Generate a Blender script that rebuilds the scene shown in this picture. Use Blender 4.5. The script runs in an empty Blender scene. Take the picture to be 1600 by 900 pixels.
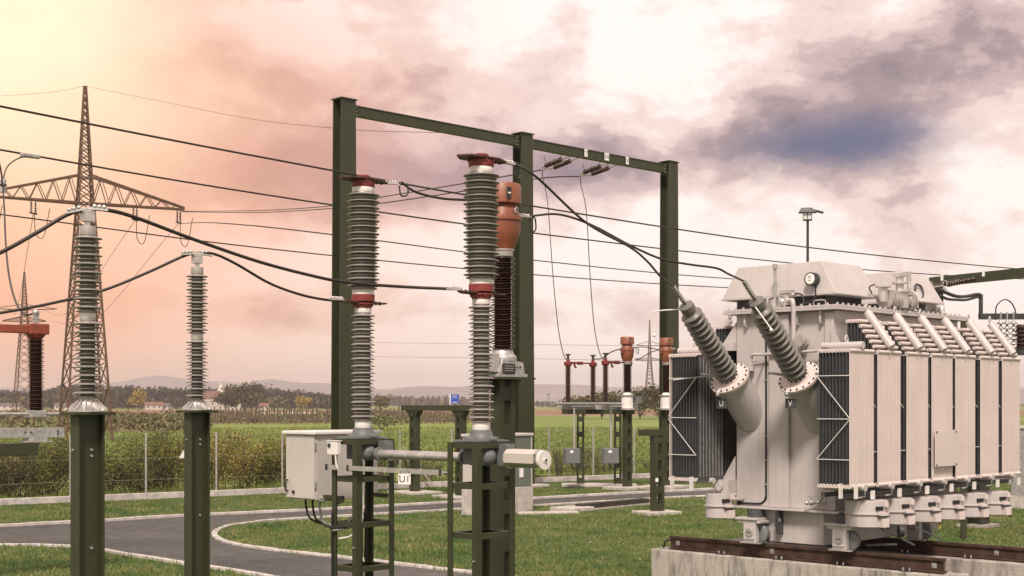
import bpy, math, random
import numpy as np
from mathutils import Vector, Matrix, Euler
random.seed(7); np.random.seed(7)
SC = bpy.context.scene
COL = SC.collection
R = math.radians
# ------------------------------------------------------------------ camera
F = 2150.0; HOR = 632.0; CH = 2.4
cd = bpy.data.cameras.new('camera'); cam = bpy.data.objects.new('camera', cd); COL.objects.link(cam)
cam.location = (0, 0, CH); cam.rotation_euler = (R(90), 0, 0)
cd.sensor_width = 36; cd.lens = 36*F/1600; cd.shift_y = (HOR-450)/1600
cd.clip_start = .1; cd.clip_end = 40000
SC.camera = cam
# ------------------------------------------------------------------ world: cloudy sky
SUN_EL, SUN_AZ = 50, -172      # azimuth measured from +Y towards +X
W = bpy.data.worlds.new('World'); SC.world = W; W.use_nodes = True
def sky():
    nt = W.node_tree; N = nt.nodes; L = nt.links; N.clear()
    def n(t, **k):
        o = N.new(t)
        for a, b in k.items(): setattr(o, a, b)
        return o
    def val(sock, v):
        if hasattr(v, 'is_output') or isinstance(v, bpy.types.NodeSocket): L.new(v, sock)
        else: sock.default_value = v
    def math_(op, a, b=0.0, clamp=False):
        m = n('ShaderNodeMath', operation=op, use_clamp=clamp); val(m.inputs[0], a); val(m.inputs[1], b); return m.outputs[0]
    def vm(op, a, b=(0, 0, 0)):
        m = n('ShaderNodeVectorMath', operation=op); val(m.inputs[0], a); val(m.inputs[1], b); return m
    def mix(f, a, b):
        m = n('ShaderNodeMix', data_type='RGBA'); val(m.inputs[0], f); val(m.inputs[6], a); val(m.inputs[7], b); return m.outputs[2]
    tc = n('ShaderNodeTexCoord'); d = tc.outputs['Generated']
    st = vm('MULTIPLY', d, (1.0, 1.0, 1.75)).outputs[0]
    def noise(vec, scale, detail, rough=.55, dist=0.0):
        t = n('ShaderNodeTexNoise'); L.new(vec, t.inputs['Vector']); t.inputs['Scale'].default_value = scale
        t.inputs['Detail'].default_value = detail; t.inputs['Roughness'].default_value = rough; t.inputs['Distortion'].default_value = dist; return t
    warp = noise(st, 9, 9, .6)
    wv = vm('MULTIPLY', vm('SUBTRACT', warp.outputs['Color'], (.5, .5, .5)).outputs[0], (.10, .10, .06)).outputs[0]
    dw = vm('ADD', d, wv).outputs[0]
    big = noise(st, 6.2, 12, .62, .1).outputs['Fac']
    fine = noise(vm('ADD', st, (3.1, 1.7, .4)).outputs[0], 19, 10, .62, .1).outputs['Fac']
    b = math_('ADD', math_('MULTIPLY', big, .95), math_('MULTIPLY', fine, .46)); b = math_('SUBTRACT', b, .165)
    def blob(px, py, sx, sy, soft=.35):
        c = Vector(((px-800)/F, 1, (HOR-py)/F)).normalized()
        s = vm('MULTIPLY', vm('SUBTRACT', dw, tuple(c)).outputs[0], (F/sx, F/(sx*2.2), F/sy)).outputs[0]
        l = vm('LENGTH', s).outputs['Value']
        m = n('ShaderNodeMapRange', interpolation_type='SMOOTHSTEP'); L.new(l, m.inputs[0])
        m.inputs[1].default_value = 1.0+soft; m.inputs[2].default_value = max(0, 1.0-soft*2); m.inputs[3].default_value = 0; m.inputs[4].default_value = 1
        return m.outputs[0]
    # the brightness of the cloud deck: bright openings and dark bellies of this evening's clouds
    for (px, py, sx, sy, amt, soft) in SKYB:
        b = math_('ADD', b, math_('MULTIPLY', blob(px, py, sx, sy, soft), amt))
    cr = n('ShaderNodeValToRGB'); L.new(b, cr.inputs[0]); e = cr.color_ramp; e.interpolation = 'EASE'
    stops = [(.20, (.17, .125, .14)), (.33, (.29, .21, .215)), (.43, (.48, .345, .33)), (.53, (.70, .54, .49)), (.68, (.86, .75, .70))]
    while len(e.elements) < len(stops): e.elements.new(.5)
    for el, (p, c) in zip(e.elements, stops): el.position = p; el.color = (*c, 1)
    c = cr.outputs[0]
    c = mix(math_('MULTIPLY', blob(1315, 232, 150, 52, .5), .92), c, (.050, .070, .155, 1))      # blue-grey opening
    c = mix(math_('MULTIPLY', blob(560, 262, 330, 55, .8), .40), c, (.27, .17, .25, 1))
    c = mix(math_('MULTIPLY', blob(330, 130, 300, 90, .8), .35), c, (.52, .28, .22, 1))
    c = mix(math_('MULTIPLY', blob(-80, 350, 520, 450, .9), .9), c, (.80, .33, .15, 1))     # warm evening light round the low sun
    c = mix(math_('MULTIPLY', blob(-20, 60, 240, 230, .8), .62), c, (1.15, 1.0, .68, 1))
    bg = n('ShaderNodeBackground'); L.new(c, bg.inputs[0]); bg.inputs[1].default_value = 1.0
    nis = n('ShaderNodeTexSky', sky_type='NISHITA', sun_disc=False, sun_elevation=R(SUN_EL), sun_rotation=R(SUN_AZ))
    bg2 = n('ShaderNodeBackground'); L.new(nis.outputs[0], bg2.inputs[0]); bg2.inputs[1].default_value = .1
    ms = n('ShaderNodeMixShader'); ms.inputs[0].default_value = .94
    L.new(bg2.outputs[0], ms.inputs[1]); L.new(bg.outputs[0], ms.inputs[2])
    out = n('ShaderNodeOutputWorld'); L.new(ms.outputs[0], out.inputs[0])
SKYB = [(420, 150, 300, 75, -.13, .6), (560, 270, 340, 60, -.14, .6), (800, 90, 150, 50, -.05, .8), (150, 330, 260, 60, -.03, .8),
        (200, 40, 330, 60, .12, .8), (900, 40, 260, 60, .12, .8), (1080, 90, 120, 90, .12, .8), (1310, 110, 260, 80, -.08, .7), (1500, 60, 120, 60, -.06, .8),
        (1240, 230, 260, 70, -.12, .6), (980, 230, 220, 70, -.10, .7), (860, 300, 260, 40, -.03, .7), (1540, 240, 120, 90, .04, .8),
        (1150, 400, 560, 80, .13, .8), (700, 590, 900, 60, .10, .8), (500, 500, 330, 30, -.07, .8), (980, 480, 260, 30, -.07, .8), (1250, 540, 300, 30, -.05, .8), (250, 400, 160, 50, .08, .8), (1450, 450, 300, 80, .12, .8), (640, 410, 420, 60, .11, .8), (450, 560, 500, 50, .08, .8),
        (1540, 480, 160, 50, .06, .8), (960, 560, 400, 50, .12, .8)]
sky()
sd = bpy.data.lights.new('sun', 'SUN'); sun = bpy.data.objects.new('sun', sd); COL.objects.link(sun)
sd.energy = 3.3; sd.angle = R(11); sd.color = (1, .87, .76)
_e, _a = R(SUN_EL), R(SUN_AZ)
sun.rotation_euler = Vector((math.sin(_a)*math.cos(_e), math.cos(_a)*math.cos(_e), math.sin(_e))).to_track_quat('Z', 'Y').to_euler()
SC.view_settings.view_transform = 'Standard'; SC.view_settings.look = 'None'; SC.view_settings.gamma = 1; SC.view_settings.exposure = 0.5
SC.view_settings.use_curve_mapping = False
SC.cycles.use_denoising = True
SC.cycles.max_bounces = 6; SC.cycles.volume_bounces = 0; SC.cycles.transparent_max_bounces = 8
# ------------------------------------------------------------------ site frame
A = R(45.8); CU, SU = math.cos(A), math.sin(A)
U = Vector((CU, SU, 0)); V = Vector((-SU, CU, 0))
def at(x, y, D): return Vector(((x-800)/F*D, D, CH+(HOR-y)/F*D))
def gp(x, y):
    D = F*CH/(y-HOR); return Vector(((x-800)/F*D, D, 0))
# ------------------------------------------------------------------ materials
MATS = {}
def mat(name, col, rough=.6, metal=0.0, var=.12, scale=6.0, bump=0.0, bscale=60.0, col2=None, spec=.5, streak=0.0, streakcol=(.05, .045, .035), sz=(9, 9, .7)):
    m = bpy.data.materials.new(name); m.use_nodes = True; nt = m.node_tree; N = nt.nodes; L = nt.links
    p = N['Principled BSDF']; p.inputs['Roughness'].default_value = rough; p.inputs['Metallic'].default_value = metal
    p.inputs['Specular IOR Level'].default_value = spec
    tc = N.new('ShaderNodeTexCoord')
    t = N.new('ShaderNodeTexNoise'); t.inputs['Scale'].default_value = scale; t.inputs['Detail'].default_value = 6; t.inputs['Roughness'].default_value = .62
    L.new(tc.outputs['Object'], t.inputs['Vector'])
    cr = N.new('ShaderNodeValToRGB'); L.new(t.outputs['Fac'], cr.inputs[0])
    c2 = col2 or tuple(min(1, c*(1+var)) for c in col); c1 = tuple(c*(1-var) for c in col)
    cr.color_ramp.elements[0].position = .35; cr.color_ramp.elements[1].position = .66
    cr.color_ramp.elements[0].color = (*c1, 1); cr.color_ramp.elements[1].color = (*c2, 1)
    out = cr.outputs[0]
    if streak:
        mp = N.new('ShaderNodeMapping'); mp.inputs['Scale'].default_value = sz; L.new(tc.outputs['Object'], mp.inputs['Vector'])
        s = N.new('ShaderNodeTexNoise'); s.inputs['Scale'].default_value = 1.6; s.inputs['Detail'].default_value = 7; s.inputs['Roughness'].default_value = .7; L.new(mp.outputs[0], s.inputs['Vector'])
        r = N.new('ShaderNodeMapRange'); r.inputs[1].default_value = .47; r.inputs[2].default_value = .64; r.inputs[3].default_value = 0; r.inputs[4].default_value = streak; L.new(s.outputs['Fac'], r.inputs[0])
        mx = N.new('ShaderNodeMix'); mx.data_type = 'RGBA'; L.new(r.outputs[0], mx.inputs[0]); L.new(out, mx.inputs[6]); mx.inputs[7].default_value = (*streakcol, 1); out = mx.outputs[2]
    L.new(out, p.inputs['Base Color'])
    rr = N.new('ShaderNodeMapRange'); rr.inputs[3].default_value = max(.04, rough-.1); rr.inputs[4].default_value = min(1, rough+.12); L.new(t.outputs['Fac'], rr.inputs[0]); L.new(rr.outputs[0], p.inputs['Roughness'])
    if bump:
        b = N.new('ShaderNodeBump'); b.inputs['Strength'].default_value = bump; b.inputs['Distance'].default_value = .02
        t2 = N.new('ShaderNodeTexNoise'); t2.inputs['Scale'].default_value = bscale; t2.inputs['Detail'].default_value = 4; L.new(tc.outputs['Object'], t2.inputs['Vector'])
        L.new(t2.outputs['Fac'], b.inputs['Height']); L.new(b.outputs[0], p.inputs['Normal'])
    MATS[name] = m; return m
green = mat('green_steel_paint', (.030, .038, .0155), .5, 0, .16, 3, .05, 120, streak=.45, streakcol=(.050, .038, .020), sz=(12, 12, 1.2))
porc = mat('grey_porcelain', (.245, .228, .215), .3, 0, .14, 5, spec=.6)
porcd = mat('grey_porcelain_rim', (.17, .16, .14), .3, 0, .15, 5)
brown = mat('brown_porcelain', (.042, .020, .014), .2, 0, .3, 8, spec=.7)
bush = mat('grey_green_porcelain', (.15, .145, .13), .4, 0, .15, 4, spec=.4)
red = mat('dark_red_paint', (.21, .032, .028), .5, 0, .2, 8, streak=.3, streakcol=(.09, .02, .015))
bronze = mat('brown_copper_plate', (.085, .045, .032), .5, .3, .3, 10)
orange = mat('orange_paint', (.225, .075, .038), .45, 0, .2, 5, streak=.55, streakcol=(.25, .06, .025))
redor = mat('faded_red_orange_paint', (.23, .052, .026), .5, 0, .15, 6)
galv = mat('galvanised_steel', (.42, .42, .41), .5, .6, .25, 18)
alu = mat('weathered_aluminium', (.60, .58, .56), .42, .75, .15, 12)
cast = mat('grey_cast_housing', (.16, .17, .175), .5, .1, .18, 8)
tp = mat('transformer_paint', (.48, .45, .44), .42, 0, .07, 1.5, .02, 90, streak=.20, streakcol=(.27, .25, .22), sz=(9, 9, .45))
tpf = mat('radiator_paint', (.63, .55, .525), .45, 0, .05, 2.5, streak=.18, streakcol=(.36, .32, .29), sz=(11, 11, .4))
tpd = mat('shade_dark_fin_paint', (.060, .064, .068), .5, 0, .1, 3)  # shade between the fins put into a dark paint; some fittings share it
white = mat('white_paint', (.72, .70, .67), .4, 0, .05, 3)
cabm = mat('light_grey_cabinet_paint', (.52, .49, .46), .45, 0, .04, 3, streak=.12, streakcol=(.28, .26, .23), sz=(8, 8, .6))
cabg = mat('grey_green_cabinet', (.12, .145, .125), .5, 0, .12, 3)
dark = mat('black_rubber', (.014, .014, .014), .5, 0, .2, 10)
cable = mat('dark_conductor', (.035, .028, .024), .45, .3, .3, 20)
darkst = mat('dark_steel', (.05, .052, .055), .5, .4, .3, 12)
rust = mat('rusty_rail', (.060, .032, .022), .75, .2, .45, 7, .2, 60)
conc = mat('concrete', (.40, .37, .33), .85, 0, .14, 2.5, .35, 45, streak=.85, streakcol=(.075, .072, .06), sz=(4.5, 4.5, .9))
concl = mat('pale_concrete', (.44, .41, .38), .85, 0, .2, 6, .3, 50)
kerbm = mat('kerb_concrete', (.46, .43, .41), .85, 0, .25, 5, .3, 50)
glass = mat('gauge_glass', (.62, .64, .60), .12, 0, .05, 3, spec=.8)
signw = mat('white_sign_plate', (.80, .79, .77), .4, 0, .03, 3)
ink = mat('black_lettering', (.015, .015, .018), .5, 0, .1, 3)
blue = mat('blue_sign', (.02, .06, .38), .4, 0, .1, 3)
yell = mat('yellow_plate', (.65, .55, .05), .5, 0, .1, 3)
timber = mat('dark_timber', (.035, .028, .022), .85, 0, .4, 8, .3, 40)
pylon = mat('pylon_steel', (.12, .068, .042), .6, .3, .25, 4)  # reddish brown puts the flare's warm light into the steel colour
barkm = mat('bark', (.10, .075, .05), .9, 0, .3, 6)
wallm = mat('house_render', (.48, .44, .40), .8, 0, .06, .6)
roofm = mat('tile_roof', (.17, .085, .06), .8, 0, .2, .8)
slate = mat('dark_roof', (.10, .09, .09), .8, 0, .2, .8)
glassd = mat('window_glass', (.03, .035, .04), .15, 0, .1, 1)
carw = mat('pale_vehicle_paint', (.7, .7, .7), .3, 0, .03, 1)
# the ground materials
def ground_mat(name, cols, scales, rough=.95, bump=.6, bscale=9, stretch=(1, 1, 1), rot=0):
    m = bpy.data.materials.new(name); m.use_nodes = True; nt = m.node_tree; N = nt.nodes; L = nt.links
    p = N['Principled BSDF']; p.inputs['Roughness'].default_value = rough; p.inputs['Specular IOR Level'].default_value = .2
    tc = N.new('ShaderNodeTexCoord'); mp = N.new('ShaderNodeMapping'); mp.inputs['Scale'].default_value = stretch; mp.inputs['Rotation'].default_value = (0, 0, rot)
    L.new(tc.outputs['Object'], mp.inputs['Vector']); prev = None
    for i, s in enumerate(scales):
        t = N.new('ShaderNodeTexNoise'); t.inputs['Scale'].default_value = s; t.inputs['Detail'].default_value = 7; t.inputs['Roughness'].default_value = .65
        L.new(mp.outputs[0], t.inputs['Vector'])
        if prev is None: prev = t.outputs['Fac']
        else:
            a = N.new('ShaderNodeMath'); a.operation = 'ADD'; L.new(prev, a.inputs[0]); L.new(t.outputs['Fac'], a.inputs[1]); prev = a.outputs[0]
    dv = N.new('ShaderNodeMath'); dv.operation = 'DIVIDE'; L.new(prev, dv.inputs[0]); dv.inputs[1].default_value = len(scales)
    cr = N.new('ShaderNodeValToRGB'); L.new(dv.outputs[0], cr.inputs[0]); e = cr.color_ramp
    while len(e.elements) < len(cols): e.elements.new(.5)
    for i, (el, c) in enumerate(zip(e.elements, cols)): el.position = .36+.28*i/(len(cols)-1); el.color = (*c, 1)
    L.new(cr.outputs[0], p.inputs['Base Color'])
    t = N.new('ShaderNodeTexNoise'); t.inputs['Scale'].default_value = bscale; t.inputs['Detail'].default_value = 6; L.new(tc.outputs['Object'], t.inputs['Vector'])
    b = N.new('ShaderNodeBump'); b.inputs['Strength'].default_value = bump; b.inputs['Distance'].default_value = .05; L.new(t.outputs['Fac'], b.inputs['Height']); L.new(b.outputs[0], p.inputs['Normal'])
    MATS[name] = m; return m
m_field = ground_mat('crop_field', [(.075, .105, .025), (.13, .18, .04), (.21, .245, .07), (.25, .24, .10)], [.05, .6, 3.5], stretch=(1, .45, 1), rot=.75, bscale=3)
m_lawn = ground_mat('lawn_soil', [(.026, .050, .014), (.045, .085, .020), (.085, .115, .035), (.19, .165, .08)], [.25, 1.6, 7], bscale=25)
m_asph = ground_mat('asphalt', [(.055, .056, .055), (.095, .094, .090), (.17, .16, .148)], [.35, 4, 30], bump=.5, bscale=90, stretch=(1, 1, 1))
m_brownf = ground_mat('brown_field', [(.14, .085, .05), (.22, .14, .075), (.28, .19, .10)], [.02, .2], stretch=(.3, 1, 1))
m_rough = ground_mat('rough_ground', [(.05, .05, .022), (.12, .10, .05), (.19, .15, .085), (.10, .13, .04)], [.05, .5, 2], bscale=2)
m_hill = ground_mat('hills', [(.15, .145, .15), (.20, .185, .185), (.32, .29, .29)], [.0012, .006], bump=.1)
m_dirt = ground_mat('pit_gravel', [(.09, .085, .075), (.15, .14, .125), (.22, .21, .19)], [1, 9], bscale=40)
def leafmat(name, cols, scale=.6, trans=0):
    m = bpy.data.materials.new(name); m.use_nodes = True; nt = m.node_tree; N = nt.nodes; L = nt.links
    p = N['Principled BSDF']; p.inputs['Roughness'].default_value = .7; p.inputs['Specular IOR Level'].default_value = .25
    g = N.new('ShaderNodeNewGeometry'); oi = N.new('ShaderNodeObjectInfo')
    t = N.new('ShaderNodeTexNoise'); t.inputs['Scale'].default_value = scale; t.inputs['Detail'].default_value = 3; L.new(g.outputs['Position'], t.inputs['Vector'])
    a = N.new('ShaderNodeMath'); a.operation = 'MULTIPLY_ADD'; L.new(g.outputs['Random Per Island'], a.inputs[0]); a.inputs[1].default_value = .45; L.new(t.outputs['Fac'], a.inputs[2])
    a2 = N.new('ShaderNodeMath'); a2.operation = 'MULTIPLY_ADD'; L.new(oi.outputs['Random'], a2.inputs[0]); a2.inputs[1].default_value = .2; L.new(a.outputs[0], a2.inputs[2])
    cr = N.new('ShaderNodeValToRGB'); L.new(a2.outputs[0], cr.inputs[0]); e = cr.color_ramp
    while len(e.elements) < len(cols): e.elements.new(.5)
    for i, (el, c) in enumerate(zip(e.elements, cols)): el.position = .42+.72*i/(len(cols)-1)*.9; el.color = (*c, 1)
    L.new(cr.outputs[0], p.inputs['Base Color']); MATS[name] = m; return m
l_grass = leafmat('grass_blades', [(.020, .050, .012), (.045, .098, .019), (.095, .155, .034), (.25, .225, .09)], .8)
l_verge = leafmat('verge_grass', [(.055, .10, .018), (.11, .17, .03), (.19, .22, .05)], 1.5)
l_crop = leafmat('crop_leaves', [(.07, .10, .022), (.13, .185, .04), (.21, .26, .075)], .3)
l_shrub = leafmat('shrub_leaves', [(.045, .030, .015), (.080, .075, .020), (.13, .155, .032), (.28, .25, .06)], 1.4)
l_brown = leafmat('brown_bramble_leaves', [(.040, .026, .014), (.070, .048, .024), (.10, .080, .035), (.13, .13, .04)], 1.4)
l_shruby = leafmat('yellowing_shrub_leaves', [(.06, .05, .02), (.14, .15, .035), (.30, .28, .06), (.42, .28, .10)], 1.4)
l_dry = leafmat('dry_brush', [(.055, .045, .022), (.10, .085, .042), (.16, .145, .07), (.12, .16, .05)], .4)
l_con = leafmat('conifer_needles', [(.006, .009, .006), (.011, .014, .008), (.022, .022, .012)], .02)
l_dec = leafmat('broadleaf_crown', [(.022, .018, .010), (.042, .035, .018), (.080, .072, .026), (.17, .145, .04)], .05)
l_yel = leafmat('yellow_crown', [(.18, .14, .03), (.30, .22, .04), (.40, .30, .06)], .1)
l_flow = leafmat('flower_heads', [(.6, .5, .1), (.7, .65, .3), (.7, .7, .6)], 3)
# ------------------------------------------------------------------ mesh builder
class MB:
    def __init__(s, M=None): s.v = []; s.f = []; s.sm = []; s.M = M or Matrix.Identity(4)
    def add(s, vs, fs, smooth=False):
        o = len(s.v); M = s.M
        s.v += [tuple(M @ Vector(p)) for p in vs]; s.f += [tuple(i+o for i in f) for f in fs]; s.sm += [smooth]*len(fs); return s
    def box(s, c, d, rot=None):
        hx, hy, hz = d[0]/2, d[1]/2, d[2]/2
        q = Euler(rot).to_matrix() if rot else None
        vs = []
        for x, y, z in ((-1, -1, -1), (1, -1, -1), (1, 1, -1), (-1, 1, -1), (-1, -1, 1), (1, -1, 1), (1, 1, 1), (-1, 1, 1)):
            p = Vector((x*hx, y*hy, z*hz))
            if q: p = q @ p
            vs.append(p+Vector(c))
        return s.add(vs, [(0, 3, 2, 1), (4, 5, 6, 7), (0, 1, 5, 4), (1, 2, 6, 5), (2, 3, 7, 6), (3, 0, 4, 7)])
    def b2(s, x0, x1, y0, y1, z0, z1): return s.box(((x0+x1)/2, (y0+y1)/2, (z0+z1)/2), (abs(x1-x0), abs(y1-y0), abs(z1-z0)))
    def bar(s, p0, p1, w, h=None, up=(0, 0, 1)):
        p0 = Vector(p0); p1 = Vector(p1); h = h or w; d = (p1-p0).normalized(); u = Vector(up)
        if abs(d.dot(u)) > .98: u = Vector((1, 0, 0))
        a = d.cross(u).normalized(); b = a.cross(d)
        vs = [p+a*i*w/2+b*j*h/2 for p in (p0, p1) for i, j in ((-1, -1), (1, -1), (1, 1), (-1, 1))]
        return s.add(vs, [(0, 3, 2, 1), (4, 5, 6, 7), (0, 1, 5, 4), (1, 2, 6, 5), (2, 3, 7, 6), (3, 0, 4, 7)])
    def lathe(s, prof, p0=(0, 0, 0), ax=(0, 0, 1), n=24, smooth=True):
        q = Vector(ax).to_track_quat('Z', 'Y').to_matrix(); p0 = Vector(p0); vs = []; fs = []
        for r, z in prof:
            for k in range(n):
                t = 2*math.pi*k/n; vs.append(p0+q @ Vector((r*math.cos(t), r*math.sin(t), z)))
        m = len(prof)
        for i in range(m-1):
            for k in range(n): k2 = (k+1) % n; fs.append((i*n+k, i*n+k2, (i+1)*n+k2, (i+1)*n+k))
        s.add(vs, fs, smooth)
        s.add(vs[:n], [tuple(reversed(range(n)))]); s.add(vs[-n:], [tuple(range(n))]); return s
    def cyl(s, p0, p1, r, r1=None, n=16):
        p0 = Vector(p0); p1 = Vector(p1); L = (p1-p0).length
        return s.lathe([(r, 0), (r if r1 is None else r1, L)], p0, (p1-p0), n)
    def sph(s, c, r, n=12, sc=(1, 1, 1)):
        vs = []; fs = []; m = n//2+1
        for i in range(m+1):
            a = math.pi*i/m
            for k in range(n):
                t = 2*math.pi*k/n; vs.append((c[0]+r*sc[0]*math.sin(a)*math.cos(t), c[1]+r*sc[1]*math.sin(a)*math.sin(t), c[2]-r*sc[2]*math.cos(a)))
        for i in range(m):
            for k in range(n): k2 = (k+1) % n; fs.append((i*n+k, i*n+k2, (i+1)*n+k2, (i+1)*n+k))
        return s.add(vs, fs, True)
    def tube(s, pts, r, n=8, sub=6, smooth=True):
        pts = [Vector(p) for p in pts]
        if sub > 1 and len(pts) > 2:
            P = [2*pts[0]-pts[1]]+pts+[2*pts[-1]-pts[-2]]; o = []
            for i in range(1, len(P)-2):
                for k in range(sub):
                    t = k/sub; a, b, c, d = P[i-1], P[i], P[i+1], P[i+2]
                    o.append(.5*((2*b)+(c-a)*t+(2*a-5*b+4*c-d)*t*t+(3*b-3*c+d-a)*t**3))
            pts = o+[pts[-1]]
        vs = []; fs = []; prev = None
        for i, p in enumerate(pts):
            d = (pts[min(i+1, len(pts)-1)]-pts[max(i-1, 0)]).normalized()
            if prev is None:
                u = Vector((0, 0, 1)) if abs(d.z) < .9 else Vector((1, 0, 0)); a = d.cross(u).normalized()
            else: a = (prev-d*prev.dot(d)).normalized()
            prev = a; b = d.cross(a)
            for k in range(n): t = 2*math.pi*k/n; vs.append(p+a*r*math.cos(t)+b*r*math.sin(t))
        for i in range(len(pts)-1):
            for k in range(n): k2 = (k+1) % n; fs.append((i*n+k, i*n+k2, (i+1)*n+k2, (i+1)*n+k))
        fs.append(tuple(reversed(range(n)))); fs.append(tuple((len(pts)-1)*n+k for k in range(n)))
        return s.add(vs, fs, smooth)
    def prism(s, poly, z0, z1):
        n = len(poly); vs = [(x, y, z0) for x, y in poly]+[(x, y, z1) for x, y in poly]
        return s.add(vs, [tuple(reversed(range(n))), tuple(range(n, 2*n))]+[(i, (i+1) % n, n+(i+1) % n, n+i) for i in range(n)])
    def build(s, name, m, parent=None, label=None, bev=0, loc=None, rz=0):
        me = bpy.data.meshes.new(name); me.from_pydata(s.v, [], s.f); me.update()
        if any(s.sm):
            me.polygons.foreach_set('use_smooth', s.sm); me.set_sharp_from_angle(angle=R(38))
        me.materials.append(m); o = bpy.data.objects.new(name, me); COL.objects.link(o)
        if parent is not None: o.parent = parent
        if label: o['label'] = label
        if loc is not None: o.location = loc; o.rotation_euler = (0, 0, rz)
        if bev:
            b = o.modifiers.new('bevel', 'BEVEL'); b.width = bev; b.segments = 2; b.limit_method = 'ANGLE'; b.angle_limit = R(40)
        return o
def tag(o, label, cat, group=None):
    o['label'] = label; o['category'] = cat
    if group: o['group'] = group
    return o
def thing(name, label, cat, loc=(0, 0, 0), rz=0, group=None):
    o = bpy.data.objects.new(name, None); COL.objects.link(o); o.location = loc; o.rotation_euler = (0, 0, rz); o.empty_display_size = .2
    return tag(o, label, cat, group)
CH_ = {}
def kids(o): return [c for c in COL.objects if c.parent == o]
def dup(o, loc, rz=None, label=None, parent=None, scale=None):
    c = o.copy(); COL.objects.link(c); c.parent = parent
    if loc is not None: c.location = loc
    if rz is not None: c.rotation_euler = (0, 0, rz)
    if label: c['label'] = label
    if scale is not None: c.scale = scale
    for k in kids(o): dup(k, None, None, None, c)
    return c
def struct(o): o['kind'] = 'structure'; return o
def stuff(o): o['kind'] = 'stuff'; return o
_TX = {}
def text(txt, size, name, m, parent, loc, rot, ext=.001):
    cu = bpy.data.curves.new('t', 'FONT'); cu.body = txt; cu.size = size; cu.extrude = ext; cu.align_x = 'CENTER'; cu.align_y = 'CENTER'
    to = bpy.data.objects.new('t', cu); COL.objects.link(to)
    dg = bpy.context.evaluated_depsgraph_get(); me = bpy.data.meshes.new_from_object(to.evaluated_get(dg))
    bpy.data.objects.remove(to); me.materials.clear(); me.materials.append(m)
    o = bpy.data.objects.new(name, me); COL.objects.link(o); o.parent = parent; o.location = loc; o.rotation_euler = rot; return o
def sheds(z0, z1, core, big, small, n, core1=None, big1=None, lip=.006):
    """profile of a shedded insulator: n big sheds with a small one between each"""
    core1 = core1 or core; big1 = big1 or big; p = [(core, z0)]; h = (z1-z0)/n
    for i in range(n):
        t = i/max(1, n-1); c = core+(core1-core)*t; B = big+(big1-big)*t; S = c+(B-c)*small; z = z0+i*h
        if small > 0:
            p += [(c, z+h*.05), (S-.004, z+h*.06), (S, z+h*.10), (S-.004, z+h*.15), (c+.004, z+h*.30), (c, z+h*.50)]
            p += [(B-.004, z+h*.50), (B, z+h*.55), (B-.004, z+h*.61), (c+.005, z+h*.84), (c, z+h*.98)]
        else:
            p += [(c, z+h*.15), (B-.005, z+h*.2), (B, z+h*.28), (B-.004, z+h*.38), (c+.008, z+h*.7), (c, z+h*.95)]
    p.append((core1, z1)); return p
def bolts(mb, c, r, n, ax=(0, 0, 1), s=.012, h=.012):
    q = Vector(ax).to_track_quat('Z', 'Y').to_matrix()
    for k in range(n):
        t = 2*math.pi*(k+.5)/n; p = Vector(c)+q @ Vector((r*math.cos(t), r*math.sin(t), 0)); mb.cyl(p, p+Vector(ax).normalized()*h, s, n=6)
# ------------------------------------------------------------------ ground
def sheet(name, poly, z, m):
    mb = MB(); mb.add([(x, y, z) for x, y in poly], [tuple(range(len(poly)))]); o = mb.build(name, m)
    if o.data.polygons[0].normal.z < 0: o.data.flip_normals()
    return struct(o)
sheet('ground', [(-5900, -50), (5900, -50), (5900, 4350), (-5900, 4350)], 0, m_field)
FA = Vector((-10.8, 33.7, 0)); FD = Vector((14.75, 10.8, 0)).normalized(); FN = Vector((-FD.y, FD.x, 0))
def fpt(t, n=0, z=0): return FA+FD*t+FN*n+Vector((0, 0, z))
lw = [fpt(-60), fpt(70)]
sheet('lawn', [(lw[0].x, lw[0].y), (lw[1].x, lw[1].y), (60, -10), (-60, -10)], .004, m_lawn)
far_k = [(-120, 832), (0, 824), (115, 818.5), (220, 812), (310, 806.5), (445, 801), (560, 795), (700, 787), (850, 779.5), (1000, 771.5), (1104, 766.6), (1300, 757), (1600, 744)]
isl_t = [(338, 832), (345, 827), (370, 821), (420, 815), (480, 811), (540, 808), (620, 803), (720, 797), (834, 791.5), (1045, 779), (1104, 776), (1300, 766), (1600, 753)]
isl_b = [(334, 836), (338, 842), (355, 849), (400, 858), (470, 866), (550, 875), (640, 886), (720, 895), (800, 905), (950, 930), (1200, 980)]
near_k = [(-120, 853), (0, 853), (60, 853.5), (115, 856), (165, 862), (200, 869), (250, 876.5), (290, 883), (340, 890), (400, 900), (480, 915), (620, 948), (800, 1010)]
g = lambda L_: [gp(x, y) for x, y in L_]
gfar, git, gib, gnear = g(far_k), g(isl_t), g(isl_b), g(near_k)
def smooth(pts, sub=5):
    P = [2*pts[0]-pts[1]]+pts+[2*pts[-1]-pts[-2]]; o = []
    for i in range(1, len(P)-2):
        for k in range(sub):
            t = k/sub; a, b, c, d = P[i-1], P[i], P[i+1], P[i+2]; o.append(.5*((2*b)+(c-a)*t+(2*a-5*b+4*c-d)*t*t+(3*b-3*c+d-a)*t**3))
    return o+[pts[-1]]
isl = smooth(list(reversed(git))+gib); gfar_s, gnear_s = smooth(gfar), smooth(gnear)
road_poly = [(p.x, p.y) for p in gfar_s+isl+list(reversed(gnear_s))]
sheet('road', road_poly, .012, m_asph)
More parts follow.
